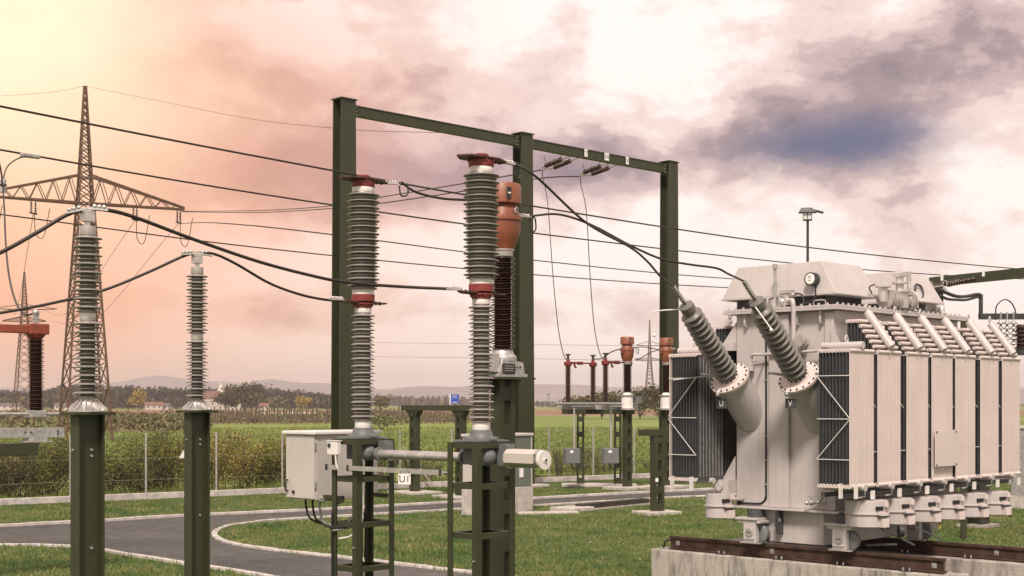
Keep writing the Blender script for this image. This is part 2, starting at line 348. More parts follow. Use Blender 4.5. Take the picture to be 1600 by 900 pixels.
def ribbon(name, pts, w, z1, m, gap=1.0):
    mb = MB(); acc = 0
    for i in range(len(pts)-1):
        a, b = pts[i], pts[i+1]; d = (b-a); L_ = d.length
        if L_ < .02: continue
        d.normalize(); nn = Vector((-d.y, d.x, 0))*w/2; jz = random.uniform(-.006, .006)
        a2 = a+d*(.008 if L_ > .3 else 0); b2 = b+d*.0
        vs = [a2-nn, b2-nn, b2+nn, a2+nn]; vs = [Vector((p.x, p.y, 0)) for p in vs]+[Vector((p.x, p.y, z1+jz)) for p in vs]
        mb.add(vs, [(4, 5, 6, 7), (0, 1, 5, 4), (1, 2, 6, 5), (2, 3, 7, 6), (3, 0, 4, 7)])
    return struct(mb.build(name, m, bev=.012))
def resample(pts, step):
    o = [pts[0]]; acc = 0
    for a, b in zip(pts, pts[1:]):
        L_ = (b-a).length; t = step-acc
        while t <= L_: o.append(a+(b-a)*(t/L_)); t += step
        acc = (acc+L_) % step
    return o+[pts[-1]]
ribbon('kerb', resample(gfar_s, 1.0), .10, .07, kerbm)
ribbon('kerb', resample(isl, .6), .11, .05, kerbm)
ribbon('kerb', resample(gnear_s, .9), .09, .05, kerbm)
# land beyond the fence
def strip(name, y0, y1, x0, x1, m, z): # by depth range and lateral range in metres
    return sheet(name, [(x0, y0), (x1, y0), (x1, y1), (x0, y1)], z, m)
sheet('rough_ground', [(-400, 118), (-26, 118), (-38, 175), (-8, 185), (-4, 262), (-160, 268), (-500, 268)], .008, m_rough)
strip('brown_field', 298, 620, -500, 500, m_brownf, .02)
strip('country_road', 288, 294, -90, 500, concl, .03)
# hills, far blue ridges
def hills():
    rng = np.random.RandomState(3)
    prof = [(-900, 596), (-500, 592), (-200, 600), (0, 606), (100, 606), (180, 598), (215, 592), (250, 586), (290, 592), (330, 596), (400, 599), (440, 602), (490, 597), (520, 600), (600, 609), (650, 603), (700, 604), (760, 603), (840, 600), (900, 601), (960, 606), (1030, 604), (1200, 600), (1600, 606), (2300, 600)]
    for j, (D0, off, sc_, jit) in enumerate([(3700, 0, 1.0, .8), (2900, 9, .75, 1.4)]):
        xs = np.linspace(-900, 2300, 260); ys = np.interp(xs, [p[0] for p in prof], [p[1] for p in prof])
        if j: ys = np.interp(xs, [p[0]+170 for p in prof], [p[1] for p in prof])+6
        wob = sum(rng.uniform(.3, 1)*np.sin(xs/k+rng.uniform(0, 6)) for k in (9, 17, 31, 57))*jit*.5
        ys = ys+wob; h = (HOR-ys)/F*D0+CH; rows = 9; vs = []; fs = []
        for r in range(rows):
            t = r/(rows-1); prof_t = math.sin(t*math.pi) if t < .5 else math.sin(t*math.pi)
            for i, x in enumerate(xs):
                D = D0+(t-.5)*900; z = h[i]*prof_t*(1+ (0 if r == rows//2 else .10*math.sin(i*.35+r*1.9)*(prof_t)))
                if r != rows//2: z = min(z, h[i]*.93)
                vs.append(((x-800)/F*D0, D, max(z, -1)))
        n = len(xs)
        for r in range(rows-1):
            for i in range(n-1): fs.append((r*n+i, r*n+i+1, (r+1)*n+i+1, (r+1)*n+i))
        mb = MB(); mb.add(vs, fs, True); struct(mb.build('hills', m_hill))
hills()
# ------------------------------------------------------------------ vegetation helpers (numpy)
def tri_mesh(name, P, m, nper=3, parent=None):
    """P: (n, nper, 3) loose faces"""
    n = len(P); me = bpy.data.meshes.new(name); me.vertices.add(n*nper); me.loops.add(n*nper); me.polygons.add(n)
    me.vertices.foreach_set('co', P.reshape(-1).astype(np.float32)); me.loops.foreach_set('vertex_index', np.arange(n*nper, dtype=np.int32))
    me.polygons.foreach_set('loop_start', np.arange(0, n*nper, nper, dtype=np.int32))
    try: me.polygons.foreach_set('loop_total', np.full(n, nper, dtype=np.int32))
    except Exception: pass
    me.update(); me.validate(); me.materials.append(m); o = bpy.data.objects.new(name, me); COL.objects.link(o)
    if parent is not None: o.parent = parent
    return o
def blades(C, h, w, rng, lean=.5):
    n = len(C); a = rng.uniform(0, 2*np.pi, n); s = np.stack([np.cos(a), np.sin(a), np.zeros(n)], 1)*(w*rng.uniform(.6, 1.3, n))[:, None]/2
    H = h*rng.uniform(.5, 1.25, n); b = rng.uniform(0, 2*np.pi, n); l = H*lean*rng.uniform(0, 1, n)
    T = C+np.stack([np.cos(b)*l, np.sin(b)*l, H], 1)
    return np.stack([C-s, C+s, T], 1)
def leaves(C, size, rng, flat=0.0):
    n = len(C); a = rng.normal(size=(n, 3)); a /= np.linalg.norm(a, axis=1)[:, None]; b = rng.normal(size=(n, 3)); b -= a*(a*b).sum(1)[:, None]; b /= np.linalg.norm(b, axis=1)[:, None]
    s = (size*rng.uniform(.6, 1.4, n))[:, None]; return np.stack([C-a*s*.5, C-b*s*.3, C+a*s*.5, C+b*s*.3], 1)
def inpoly(X, Y, poly):
    ins = np.zeros(len(X), bool); j = len(poly)-1
    for i in range(len(poly)):
        xi, yi = poly[i]; xj, yj = poly[j]
        c = ((yi > Y) != (yj > Y)) & (X < (xj-xi)*(Y-yi)/((yj-yi) if yj != yi else 1e-9)+xi); ins ^= c; j = i
    return ins
rng = np.random.RandomState(5)
def C0z(x, y, z=0.0): return Vector((x, y, z))
TX0 = Vector((3.831, 15.6, 0))      # near corner of the radiator bank: origin of the transformer's own frame
def tl(p): d = Vector(p)-TX0; return d.dot(U), d.dot(V)
# lawn tufts
def lawn():
    n = 95000; D = rng.uniform(17.5, 50, n); X = rng.uniform(-1, 1, n)*(.42*D+1.5); Y = D
    keep = ~inpoly(X, Y, road_poly)
    fn = (X-FA.x)*FN.x+(Y-FA.y)*FN.y; keep &= fn < -.15
    u = (X-TX0.x)*CU+(Y-TX0.y)*SU; v = -(X-TX0.x)*SU+(Y-TX0.y)*CU; keep &= ~((u > .3) & (u < 5.2) & (v < 3.3) & (v > -6))
    C = np.stack([X, Y, np.zeros(n)], 1)[keep]; n = len(C); P = []
    hh = .035+.03*(np.sin(C[:, 0]*.9)*np.cos(C[:, 1]*.7)+1)*.5
    for k in range(3):
        c = C+np.stack([rng.normal(0, .035, n), rng.normal(0, .035, n), np.zeros(n)], 1); P.append(blades(c, hh, .016, rng, .8))
    o = tri_mesh('lawn_grass', np.concatenate(P), l_grass); stuff(o); tag(o, 'short mown green grass with dry patches covering the station yard', 'grass')
    E = []
    for pts, off in ((resample(gfar_s, .12), .10), (resample(isl, .12), .0), (resample(gnear_s, .12), -.10)):
        for p in pts:
            if rng.rand() < .55 and 15 < p.y < 55:
                for _ in range(3): E.append((p.x+rng.normal(0, .05), p.y+rng.normal(0, .05)+(off if off else rng.choice([-.09, .09])), 0))
    for (qx, qy) in [(PA_[0], PA_[1]) for PA_ in (P2(137, 9.1), P2(308, 11.8), P2(648, 37), P2(720, 35.3), P2(1027, 30), P2(980, 38.8))]:
        for _ in range(160): a_ = rng.uniform(0, 6.28); rr_ = rng.uniform(.2, .75); E.append((qx+rr_*math.cos(a_), qy+rr_*math.sin(a_), 0))
    E = np.array(E); P.append(blades(E, .11, .02, rng, .7)); P.append(blades(E+rng.normal(0, .03, E.shape)*[1, 1, 0], .08, .02, rng, .9))
    o2 = tri_mesh('edge_grass', np.concatenate(P[-2:]), l_verge); stuff(o2); tag(o2, 'longer unmown grass tufts along the kerbs and post footings', 'grass')
    idx = rng.choice(n, 420, replace=False); f = C[idx]+np.array([0, 0, .05]); q = leaves(f, .022, rng)
    o = tri_mesh('wild_flowers', q, l_flow, 4); stuff(o); tag(o, 'tiny yellow and white flowers scattered over the mown lawn', 'flowers')
def P2(x, D, z=0): return ((x-800)/F*D, D, z)
lawn()
def verge():
    n = 26000; t = rng.uniform(-12, 40, n); s = rng.uniform(.1, 1.0, n)**1.2*1.5
    X = FA.x+FD.x*t+FN.x*s; Y = FA.y+FD.y*t+FN.y*s; C = np.stack([X, Y, np.zeros(n)], 1)
    P = np.concatenate([blades(C, .20+.1*np.sin(t*2.3), .03, rng, .6), blades(C+rng.normal(0, .03, (n, 3))*[1, 1, 0], .14, .03, rng, .8)])
    o = tri_mesh('verge_grass', P, l_verge); stuff(o); tag(o, 'tufty bright green grass strip outside the fence kerb', 'grass')
    # crop plants of the field
    n = 70000; D = 48+95*rng.uniform(0, 1, n)**1.3; X = rng.uniform(-1, 1, n)*.44*D; r = np.round((X*.72-D*.69)/.75)*.75; k = (X*.72-D*.69)-r
    X = X-k*.72*.8; D2 = D+k*.69*.8
    fn = (X-FA.x)*FN.x+(D2-FA.y)*FN.y; keep = (fn > 3.5) & ~((X < -30) & (D2 > 118))
    C = np.stack([X, D2, np.zeros(n)], 1)[keep]; P = np.concatenate([blades(C, .17, .10, rng, .9), blades(C, .13, .10, rng, 1.2)])
    o = tri_mesh('crop_plants', P, l_crop); stuff(o); tag(o, 'low green crop plants in rows across the open field', 'crop')
verge()
# shrubs outside the fence
def shrub_proto(name, h, w, nl, ns, m, seed, leaf=.055, base=.25):
    r = np.random.RandomState(seed); root = thing(name, 'x', 'shrub')
    mb = MB(); tips = []
    for i in range(ns):
        a = r.uniform(0, 6.28); rr = r.uniform(0, .25)*w; p0 = Vector((rr*math.cos(a), rr*math.sin(a), 0)); q = r.uniform(.2, .55)*w
        p2 = Vector((q*math.cos(a+r.uniform(-.5, .5)), q*math.sin(a+r.uniform(-.5, .5)), h*r.uniform(.6, 1.05))); p1 = (p0+p2)/2+Vector((0, 0, h*.12))
        mb.tube([p0, p1, p2], .007, 3, 3); tips.append((p0, p1, p2))
    C = []
    for i in range(nl):
        p0, p1, p2 = tips[r.randint(len(tips))]; t = r.uniform(base, 1)**.8; p = (p0*(1-t)**2+2*p1*t*(1-t)+p2*t*t)
        C.append((p.x+r.normal(0, .10*w), p.y+r.normal(0, .10*w), max(.02, p.z+r.normal(0, .07*h))))
    mb.build('stem', barkm, root)
    tri_mesh('foliage', leaves(np.array(C), leaf, r), m, 4, root); return root
SH = [shrub_proto('hedge_shrub', 1.55, 1.6, 5200, 40, l_shrub, 1, .05, .02), shrub_proto('hedge_shrub', 1.35, 1.8, 5000, 44, l_shrub, 2, .05, .02),
      shrub_proto('hedge_shrub', 1.70, 1.6, 4200, 36, l_shruby, 3, .05, .10), shrub_proto('hedge_shrub', 1.05, 1.9, 4200, 50, l_brown, 4, .05, .0)]
sparse = [shrub_proto('bare_shrub', 1.25, 1.3, 420, 60, l_dry, 5, .05, .1), shrub_proto('bare_shrub', 1.0, 1.5, 350, 60, l_dry, 6, .05, .1)]
def shrubs():
    r = random.Random(4); used = set(); i = 0
    desc = ['leafy dark green', 'broad brownish green', 'tall yellowing', 'low dark brown']
    t = -9.0; n = 0
    posts = 'fence'
    while t < 8.6:
        k = r.choice([0, 1, 1, 2, 3]) if t < 3.5 else r.choice([2, 2, 0, 1, 3])
        p = fpt(t, r.uniform(1.7, 2.9)); sc = r.uniform(.85, 1.15); n += 1
        src = SH[k]; lab = '%s shrub behind the mesh fence, number %d from the left of the hedge' % (desc[k], n)
        place(src, p, r.uniform(0, 6), lab, sc, 'shrubs in the hedge outside the fence'); t += r.uniform(.45, .7)
    t = 8.9; n = 0
    while t < 34:
        k = r.choice([0, 1]); p = fpt(t, r.uniform(1.5, 2.8)); sc = r.uniform(.7, 1.05) * (.8 if t > 20 else 1); n += 1
        place(sparse[k], p, r.uniform(0, 6), 'thin bare brown shrub outside the fence, number %d counting right from the white cabinet' % n, sc, 'bare shrubs outside the fence'); t += r.uniform(.8, 1.3)
_used = set()
def place(src, p, rz, lab, sc, grp):
    if src.name not in _used: _used.add(src.name); o = src; o.location = p; o.rotation_euler = (0, 0, rz); o['label'] = lab
    else: o = dup(src, p, rz, lab)
    o.scale = (sc, sc, sc*random.uniform(.9, 1.1)); o['group'] = grp; return o
shrubs()
# rough brush beyond (stuff), tree nursery stakes, broad tree, far wood
def brush():
    r = np.random.RandomState(8); n = 30000
    D = r.uniform(112, 262, n); X = r.uniform(-.42, 0, n)*D
    keep = inpoly(X, D, [(-400, 118), (-26, 118), (-38, 175), (-8, 185), (-4, 262), (-160, 268), (-500, 268)])
    X, D = X[keep], D[keep]; n = len(X); cl = (np.sin(X*.21)+np.sin(D*.13+X*.05)+2)/4
    C = np.stack([X, D, r.uniform(0, 1, n)*(0.3+1.3*cl)], 1); o = tri_mesh('brush', leaves(C, .42, r), l_dry, 4); stuff(o); tag(o, 'low brown and ochre scrub on the rough land beyond the field', 'scrub')
    mb = MB()
    for row in range(4):
        for i in range(46):
            D = 168+row*7; x = -40+i*.78+r.uniform(-.15, .15); mb.bar((x, D, 0), (x+r.uniform(-.1, .1), D, r.uniform(1.5, 2.2)), .14)
    o = mb.build('nursery_saplings', barkm); stuff(o); tag(o, 'dense rows of thin dark saplings beyond the left hedge', 'saplings')
brush()
def crown_tree(name, label, loc, h, w, m, seed, nl=2600, leaf=.7, trunk=.3):
    r = np.random.RandomState(seed); t = thing(name, label, 'tree', loc, 0); mb = MB(); ends = []
    mb.cyl((0, 0, 0), (0, 0, h*trunk), h*.028, h*.02, 8)
    for i in range(11):
        a = r.uniform(0, 6.28); q = w*.5*r.uniform(.2, .85); e = Vector((q*math.cos(a), q*math.sin(a), h*r.uniform(.45, .92))); mb.tube([(0, 0, h*trunk*.9), e*.5+Vector((0, 0, h*.12)), e], h*.009, 5, 3); ends.append(e)
    mb.build('trunk', barkm, t); C = []
    for i in range(nl):
        e = ends[r.randint(len(ends))]; C.append((e.x+r.normal(0, w*.11), e.y+r.normal(0, w*.11), max(h*.1, e.z+r.normal(0, h*.10))))
    tri_mesh('crown', leaves(np.array(C), leaf, r), m, 4, t); return t
def P2(x, D, z=0): return ((x-800)/F*D, D, z)
crown_tree('broad_tree', 'wide bare olive brown tree standing in front of the church steeple', P2(382, 470), 9.0, 15, l_dec, 11, 4200, .8, .12)
crown_tree('broad_tree', 'low round green brown tree just left of the broad bare tree', P2(352, 480), 6.2, 9, l_dec, 12, 2200, .7, .12)
crown_tree('yellow_tree', 'small bright yellow autumn tree left of the first gantry column', P2(470, 520), 5.2, 4.2, l_yel, 13, 700, .8, .1)
crown_tree('yellow_tree', 'smaller golden yellow autumn tree close beside the gantry column', P2(482, 525), 4.6, 3.6, l_yel, 14, 600, .8, .1)
crown_tree('yellow_tree', 'yellow green tree before the wood right of the big lattice tower', P2(217, 500), 7.2, 6.5, l_yel, 15, 1300, .8, .1)
crown_tree('broad_tree', 'olive green tree before the wood beside the yellow green tree', P2(200, 510), 5.8, 7, l_dec, 16, 1300, .8, .1)
crown_tree('broad_tree', 'round olive tree on the field edge right of the left circuit breaker', P2(596, 420), 5.4, 5, l_dec, 17, 1100, .6, .1)
for i, (x, D, h, w) in enumerate([(850+62, 230, 3.6, 7), (940, 228, 4.2, 8), (1000, 225, 4.6, 8), (1030, 226, 5.2, 8)]):
    crown_tree('field_bush', ['wide dark bush under the left end of the far disconnector', 'dark bush under the middle of the far disconnector', 'olive bush between the two distant current transformers', 'tall olive yellow bush at the foot of the distant right tower'][i], P2(x, D), h, w, l_dec, 20+i, 1500, .45, .05)
crown_tree('field_bush', 'wide brown bramble bush in the crop field behind the left bench support', P2(596, 125), 1.6, 6, l_dry, 31, 900, .25, .05)
def wood():
    r = np.random.RandomState(21); P = []; Pd = []
    top = [(-200, 606), (0, 610), (60, 612), (100, 600), (160, 604), (200, 602), (300, 606), (360, 605), (420, 606), (470, 610), (520, 617), (600, 616), (650, 618), (720, 618), (760, 621), (900, 629), (1100, 630), (1700, 632)]
    for i in range(5200):
        x = r.uniform(-180, 580) if i < 3700 else r.uniform(560, 1700); row = r.uniform(0, 1); D = 660+row*520 if x < 560 else 1150+row*600
        yt = np.interp(x, [p[0] for p in top], [p[1] for p in top])
        H = (HOR-yt)/F*D+CH
        fr = .80+.20*row; H = max(3, H*fr*r.uniform(.80, 1.05)); X = (x-800)/F*D
        if x > 560 and yt > 627 and r.rand() < .3: continue
        if r.rand() < .62:
            k = 34; z = r.uniform(.08, 1, k)**.8; rad = H*.17*(1.04-z)*r.uniform(.4, 1.2, k); a = r.uniform(0, 6.28, k)
            C = np.stack([X+rad*np.cos(a), D+rad*np.sin(a), z*H], 1); P.append(leaves(C, 1.3+H*.09, r))
        else:
            k = 36; d = r.normal(size=(k, 3)); d /= np.linalg.norm(d, axis=1)[:, None]; H2 = H*.8; C = np.array([X, D, H2*.58])+d*np.array([H2*.36, H2*.36, H2*.5])*r.uniform(.5, 1, k)[:, None]; Pd.append(leaves(C, 2.1, r))
    o = tri_mesh('conifer_wood', np.concatenate(P), l_con, 4); stuff(o); tag(o, 'long dark conifer wood along the horizon with a ragged skyline', 'wood')
    o = tri_mesh('broadleaf_wood', np.concatenate(Pd), l_dec, 4); stuff(o); tag(o, 'brown leafless and olive broadleaf trees mixed into the horizon wood', 'wood')
wood()
# ------------------------------------------------------------------ far buildings and vehicles
def house(label, x, D, w, d, h, rh, rz, rm=roofm, cat='house', name='house'):
    t = thing(name, label, cat, P2(x, D), rz); t.scale = (.62, .62, .62); MB().b2(-w/2, w/2, -d/2, d/2, 0, h).build('wall', wallm, t)
    mb = MB(); e = .4; mb.add([(-w/2-e, -d/2-e, h-.1), (w/2+e, -d/2-e, h-.1), (w/2+e, d/2+e, h-.1), (-w/2-e, d/2+e, h-.1), (-w/2-e, 0, h+rh), (w/2+e, 0, h+rh)], [(0, 1, 5, 4), (2, 3, 4, 5), (1, 2, 5), (3, 0, 4), (3, 2, 1, 0)]); mb.build('roof', rm, t)
    for k in range(max(2, int(w/3.5))):
        xx = -w/2+(k+.5)*w/max(2, int(w/3.5)); MB().b2(xx-.5, xx+.5, -d/2-.06, -d/2+.05, h*.45, h*.45+1.2).build('window', glassd, t)
    return t
house('low white house with red roof at the wood edge left of the second post', 240, 610, 12, 8, 3.4, 2.4, .3)
house('small white house right of the red roofed one at the wood edge', 257, 615, 9, 7, 3.0, 1.8, -.2, slate)
house('long pale building partly behind the leftmost disconnector', 14, 600, 16, 8, 3, 2, .1, slate)
house('pale house between the lattice tower legs at the wood edge', 100, 605, 12, 8, 3, 2, .1, slate)
house('orange roofed farmhouse right of the second post beside the church', 329, 600, 13, 11, 8.2, 5.2, .5)
house('tiny white cottage left of the yellow trees', 412, 560, 6, 5, 3, 1.8, .2)
ch = thing('church', 'small white church with pointed steeple rising above the bare tree', 'church', P2(345, 640), .3)
MB().b2(-1.7, 1.7, -1.7, 1.7, 0, 8.2).build('tower', wallm, ch)
mb = MB(); mb.add([(-1.9, -1.9, 8.2), (1.9, -1.9, 8.2), (1.9, 1.9, 8.2), (-1.9, 1.9, 8.2), (0, 0, 12.8)], [(0, 1, 4), (1, 2, 4), (2, 3, 4), (3, 0, 4), (3, 2, 1, 0)]); mb.build('spire', wallm, ch)
MB().b2(1.7, 9, -2.6, 2.6, 0, 5).build('nave', wallm, ch)
for i in range(2): MB().b2(-.4, .4, -1.76, -1.68, 5.4-i*2.4, 6.6-i*2.4).build('window', glassd, ch)
def greenhouse(label, x, D, w):
    t = thing('plastic_tunnel', label, 'greenhouse', P2(x, D), 0); t.scale = (1, .6, .4); mb = MB(); n = 8
    vs = [(sx, 1.6*math.cos(a)*1.0, 1.3*math.sin(a)) for sx in (-w/2, w/2) for a in [math.pi*k/n for k in range(n+1)]]
    fs = [(k, k+1, n+2+k, n+1+k) for k in range(n)]+[tuple(range(n+1)), tuple(range(2*n+1, n, -1))]; mb.add(vs, fs, True); mb.build('cover', wallm, t); MB().b2(-w/2-.1, w/2+.1, -1.75, 1.75, 0, .1).build('base', concl, t)
greenhouse('long low white plastic tunnel on the brown field left of the gantry column', 448, 330, 14)
bs = thing('road_sign', 'bright blue motorway sign on two posts far behind the bench support', 'sign', P2(710, 286), 0)
MB().b2(-.95, .95, -.04, .04, 2.6, 4.5).build('panel', blue, bs)
for s in (-1, 1): MB().bar((s*.6, .08, 0), (s*.6, .08, 4.4), .1).build('post', galv, bs)
MB().b2(-.98, -.78, -.05, .05, 2.55, 4.55).build('edge', signw, bs)
for i in range(2): MB().b2(-.4, .5, -.06, -.041, 4.15-i*.25, 4.22-i*.25).build('stripe', signw, bs)
MB().b2(-.4, .6, -.06, -.041, 2.8, 2.9).build('stripe', signw, bs)
mt = thing('distant_mast', 'small lattice mast above the far wood right of the middle gantry column', 'mast', P2(857, 1000), 0)
mb = MB()
for s in ((-1, -1), (1, -1), (1, 1), (-1, 1)): mb.bar((s[0]*.9, s[1]*.9, 0), (s[0]*.7, s[1]*.7, 9.5), .25)
for k in range(6): mb.bar((-.9, -.9, k*1.6), (.85, -.9, k*1.6+1.6), .15)
mb.build('frame', darkst, mt); MB().b2(-1, 1, -1, 1, 9.5, 10.2).build('platform', darkst, mt); MB().bar((0, 0, 10.2), (0, 0, 13), .15).build('aerial', darkst, mt)
# ------------------------------------------------------------------ lattice towers
def lattice_tower(name, label, loc, rz, H, bw, armz, armL, wide=1.0, detail=1):
    t = thing(name, label, 'pylon', loc, rz)
    def hw(z):
        if z < armz: return bw/2+(.32*bw*.5*wide-bw/2)*(z/armz)
        return .32*bw*.5*wide*(1-(z-armz)/(H-armz)*.86)
    corner = [(-1, -1), (1, -1), (1, 1), (-1, 1)]; lw_ = .12*wide; bwid = .06*wide
    for cx_, cy_ in corner:
        MB().bar((cx_*hw(0), cy_*hw(0), 0), (cx_*hw(armz), cy_*hw(armz), armz), lw_).bar((cx_*hw(armz), cy_*hw(armz), armz), (cx_*hw(H), cy_*hw(H), H), lw_*.75).build('leg', pylon, t)
    z = 0.3; mb = MB()
    zs = []
    while z < H-.3: zs.append(z); z += max(.45*wide, hw(z)*1.25)
    zs.append(H-.1)
    for a, b in zip(zs, zs[1:]):
        for k in range(4):
            c0, c1 = corner[k], corner[(k+1) % 4]; h0, h1 = hw(a), hw(b)
            mb.bar((c0[0]*h0, c0[1]*h0, a), (c1[0]*h1, c1[1]*h1, b), bwid); mb.bar((c1[0]*h0, c1[1]*h0, a), (c0[0]*h1, c0[1]*h1, b), bwid)
    for zz in (armz, armz+1.6*wide): 
        for k in range(4):
            c0, c1 = corner[k], corner[(k+1) % 4]; h = hw(zz); mb.bar((c0[0]*h, c0[1]*h, zz), (c1[0]*h, c1[1]*h, zz), bwid*1.4)
    mb.build('bracing', pylon, t); tips = {}
    for s in (-1, 1):
        m2 = MB(); h = hw(armz); tip = Vector((s*armL, 0, armz+.05)); topz = armz+(1.75 if armL > 5 else .7)*wide; ht = hw(topz)
        for y in (-1, 1):
            m2.bar((s*h, y*h, armz), tip+Vector((0, y*.12, 0)), .11*wide); m2.bar((s*ht, y*ht, topz), tip+Vector((0, y*.12, .1)), .11*wide)
        n = 6
        for k in range(n):
            t0, t1 = k/n, (k+1)/n; 
            for y in (-1, 1):
                f = lambda q, up: Vector((s*(h+(armL-h)*q), y*((ht if up else h)*(1-q)+.12*q), (topz if up else armz)*(1-q)+(armz+(.15 if up else .05))*q))
                m2.bar(f(t0, 0), f((t0+t1)/2, 1), bwid*.8); m2.bar(f((t0+t1)/2, 1), f(t1, 0), bwid*.8)
            m2.bar((s*(h+(armL-h)*t0), -(h*(1-t0)+.12*t0), armz), (s*(h+(armL-h)*t1), (h*(1-t1)+.12*t1), armz), bwid*.8)
        m2.build('cross_arm', pylon, t)
    return t
TWR = Vector(P2(133, 86)); TRZ = R(29)
T1 = lattice_tower('lattice_tower', 'large steel lattice tower with one wide cross arm behind the left post insulator', TWR, TRZ, 22.3, 2.8, 14.96, 6.25)
def tw(x, z, y=0): return TWR+Vector((x*math.cos(TRZ)-y*math.sin(TRZ), x*math.sin(TRZ)+y*math.cos(TRZ), z))
hang = [(-6.0), (-3.0), (3.0), (6.0)]
for x in (-5.9, -3.1, 3.1, 5.9):
    for dy in (-.3, .3):
        mb = MB(); mb.lathe(sheds(0, .7, .03, .09, 0, 7), (x+dy*.6, dy, 14.15), (0, 0, 1), 8); mb.cyl((x+dy*.6, dy, 14.85), (x+dy*.6, dy, 15.0), .03, n=6); mb.build('insulator_string', brown, T1)
    mb = MB(); mb.bar((x-.25, -.3, 14.13), (x+.25, .3, 14.13), .08); mb.tube([(x, -.3, 14.1), (x+.15, 0, 12.9), (x+.7, .5, 12.8), (x+1.1, .7, 14.6)], .025, 5, 5); mb.build('jumper', cable, T1)
T2P = Vector(P2(38, 201)); T2 = lattice_tower('lattice_tower', 'smaller distant steel lattice tower at the far left edge', T2P, R(8), 21.8, 3.0, 14.5, 3.0, 1.0)
for s in (-1, 1):
    mb = MB(); mb.bar((s*.4, 0, 16.2), (s*4.6, 0, 16.4), .14).bar((s*.3, 0, 17.0), (s*4.6, 0, 16.4), .1); mb.build('cross_arm', pylon, T2)
T3P = Vector(P2(1015, 258)); T3 = lattice_tower('lattice_tower', 'slim distant lattice tower seen between the two far current transformers', T3P, R(5), 18.2, 2.3, 10.6, 2.6, .8)
for s in (-1, 1):
    mb = MB(); mb.bar((s*.3, 0, 13.4), (s*2.6, 0, 13.5), .14).bar((s*.3, 0, 14.2), (s*2.6, 0, 13.5), .1); mb.build('cross_arm', pylon, T3)
# ------------------------------------------------------------------ conductors
def wire(pts, r, label, m=cable, name='overhead_conductor', cat='cable', grp=None, n=6, sub=8):
    pts = [Vector(p) for p in pts]; o0 = pts[0].copy(); mb = MB(); mb.tube([p-o0 for p in pts], r, n, sub); o = mb.build(name, m); o.location = o0; return tag(o, label, cat, grp)
G1 = 'long overhead conductors crossing above the yard'
wire([at(-200, 125, 24.6), at(0, 166, 25.8), at(400, 244, 30.5), at(820, 320, 37.5), at(1250, 385, 47.5), at(1600, 421, 58.6), at(1900, 443, 75)], .023, 'topmost of the four long conductors, running over the white hood to the right edge', grp=G1)
wire([at(-200, 197, 28.6), at(0, 234, 30.2), at(400, 302, 35.5), at(820, 362.5, 42.5), at(1245, 412, 54.5), at(1460, 429, 61.5), at(1600, 436, 66)], .023, 'second highest long conductor, meeting the hood and going on to the green beam', grp=G1)
wire([at(-300, 300, 34), at(0, 335, 40), at(400, 386.5, 46), at(820, 428, 53), at(1147, 450, 61), at(1470, 462, 73)], .022, 'lowest thin conductor of the four, passing behind both circuit breakers', grp=G1)
wire([tw(5.9, 14.1), at(400, 353, 47), at(820, 405, 54), at(1149, 436, 63), at(1480, 452, 76)], .022, 'third long conductor, starting at the right arm tip of the lattice tower', grp=G1)
# near heavy cables over the two post insulators
wire([at(-60, 418, 8.7), at(0, 395, 8.85), at(60, 362, 9.0), at(104, 336, 9.08), at(137, 327, 9.1), at(172, 329, 9.15), at(215, 341, 9.35), at(300, 373, 9.9), at(400, 407.5, 10.7), at(480, 429, 11.3), at(540, 441, 11.7), at(620, 447.5, 12.0), at(706, 451.5, 12.1)], .0135, 'thick dark cable draped over the left post insulator to the right circuit breaker', name='connection_cable', n=10)
wire([at(-60, 498, 10.9), at(0, 489, 11.1), at(80, 474, 11.3), at(160, 454, 11.5), at(230, 426, 11.65), at(285, 401, 11.78), at(308, 395.5, 11.8), at(335, 397, 11.85), at(370, 413, 12.1), at(420, 442, 12.5), at(465, 459, 12.8), at(500, 467, 13.0), at(530, 470.5, 13.15)], .0125, 'thick dark cable over the second post insulator to the left circuit breaker', name='connection_cable', n=10)
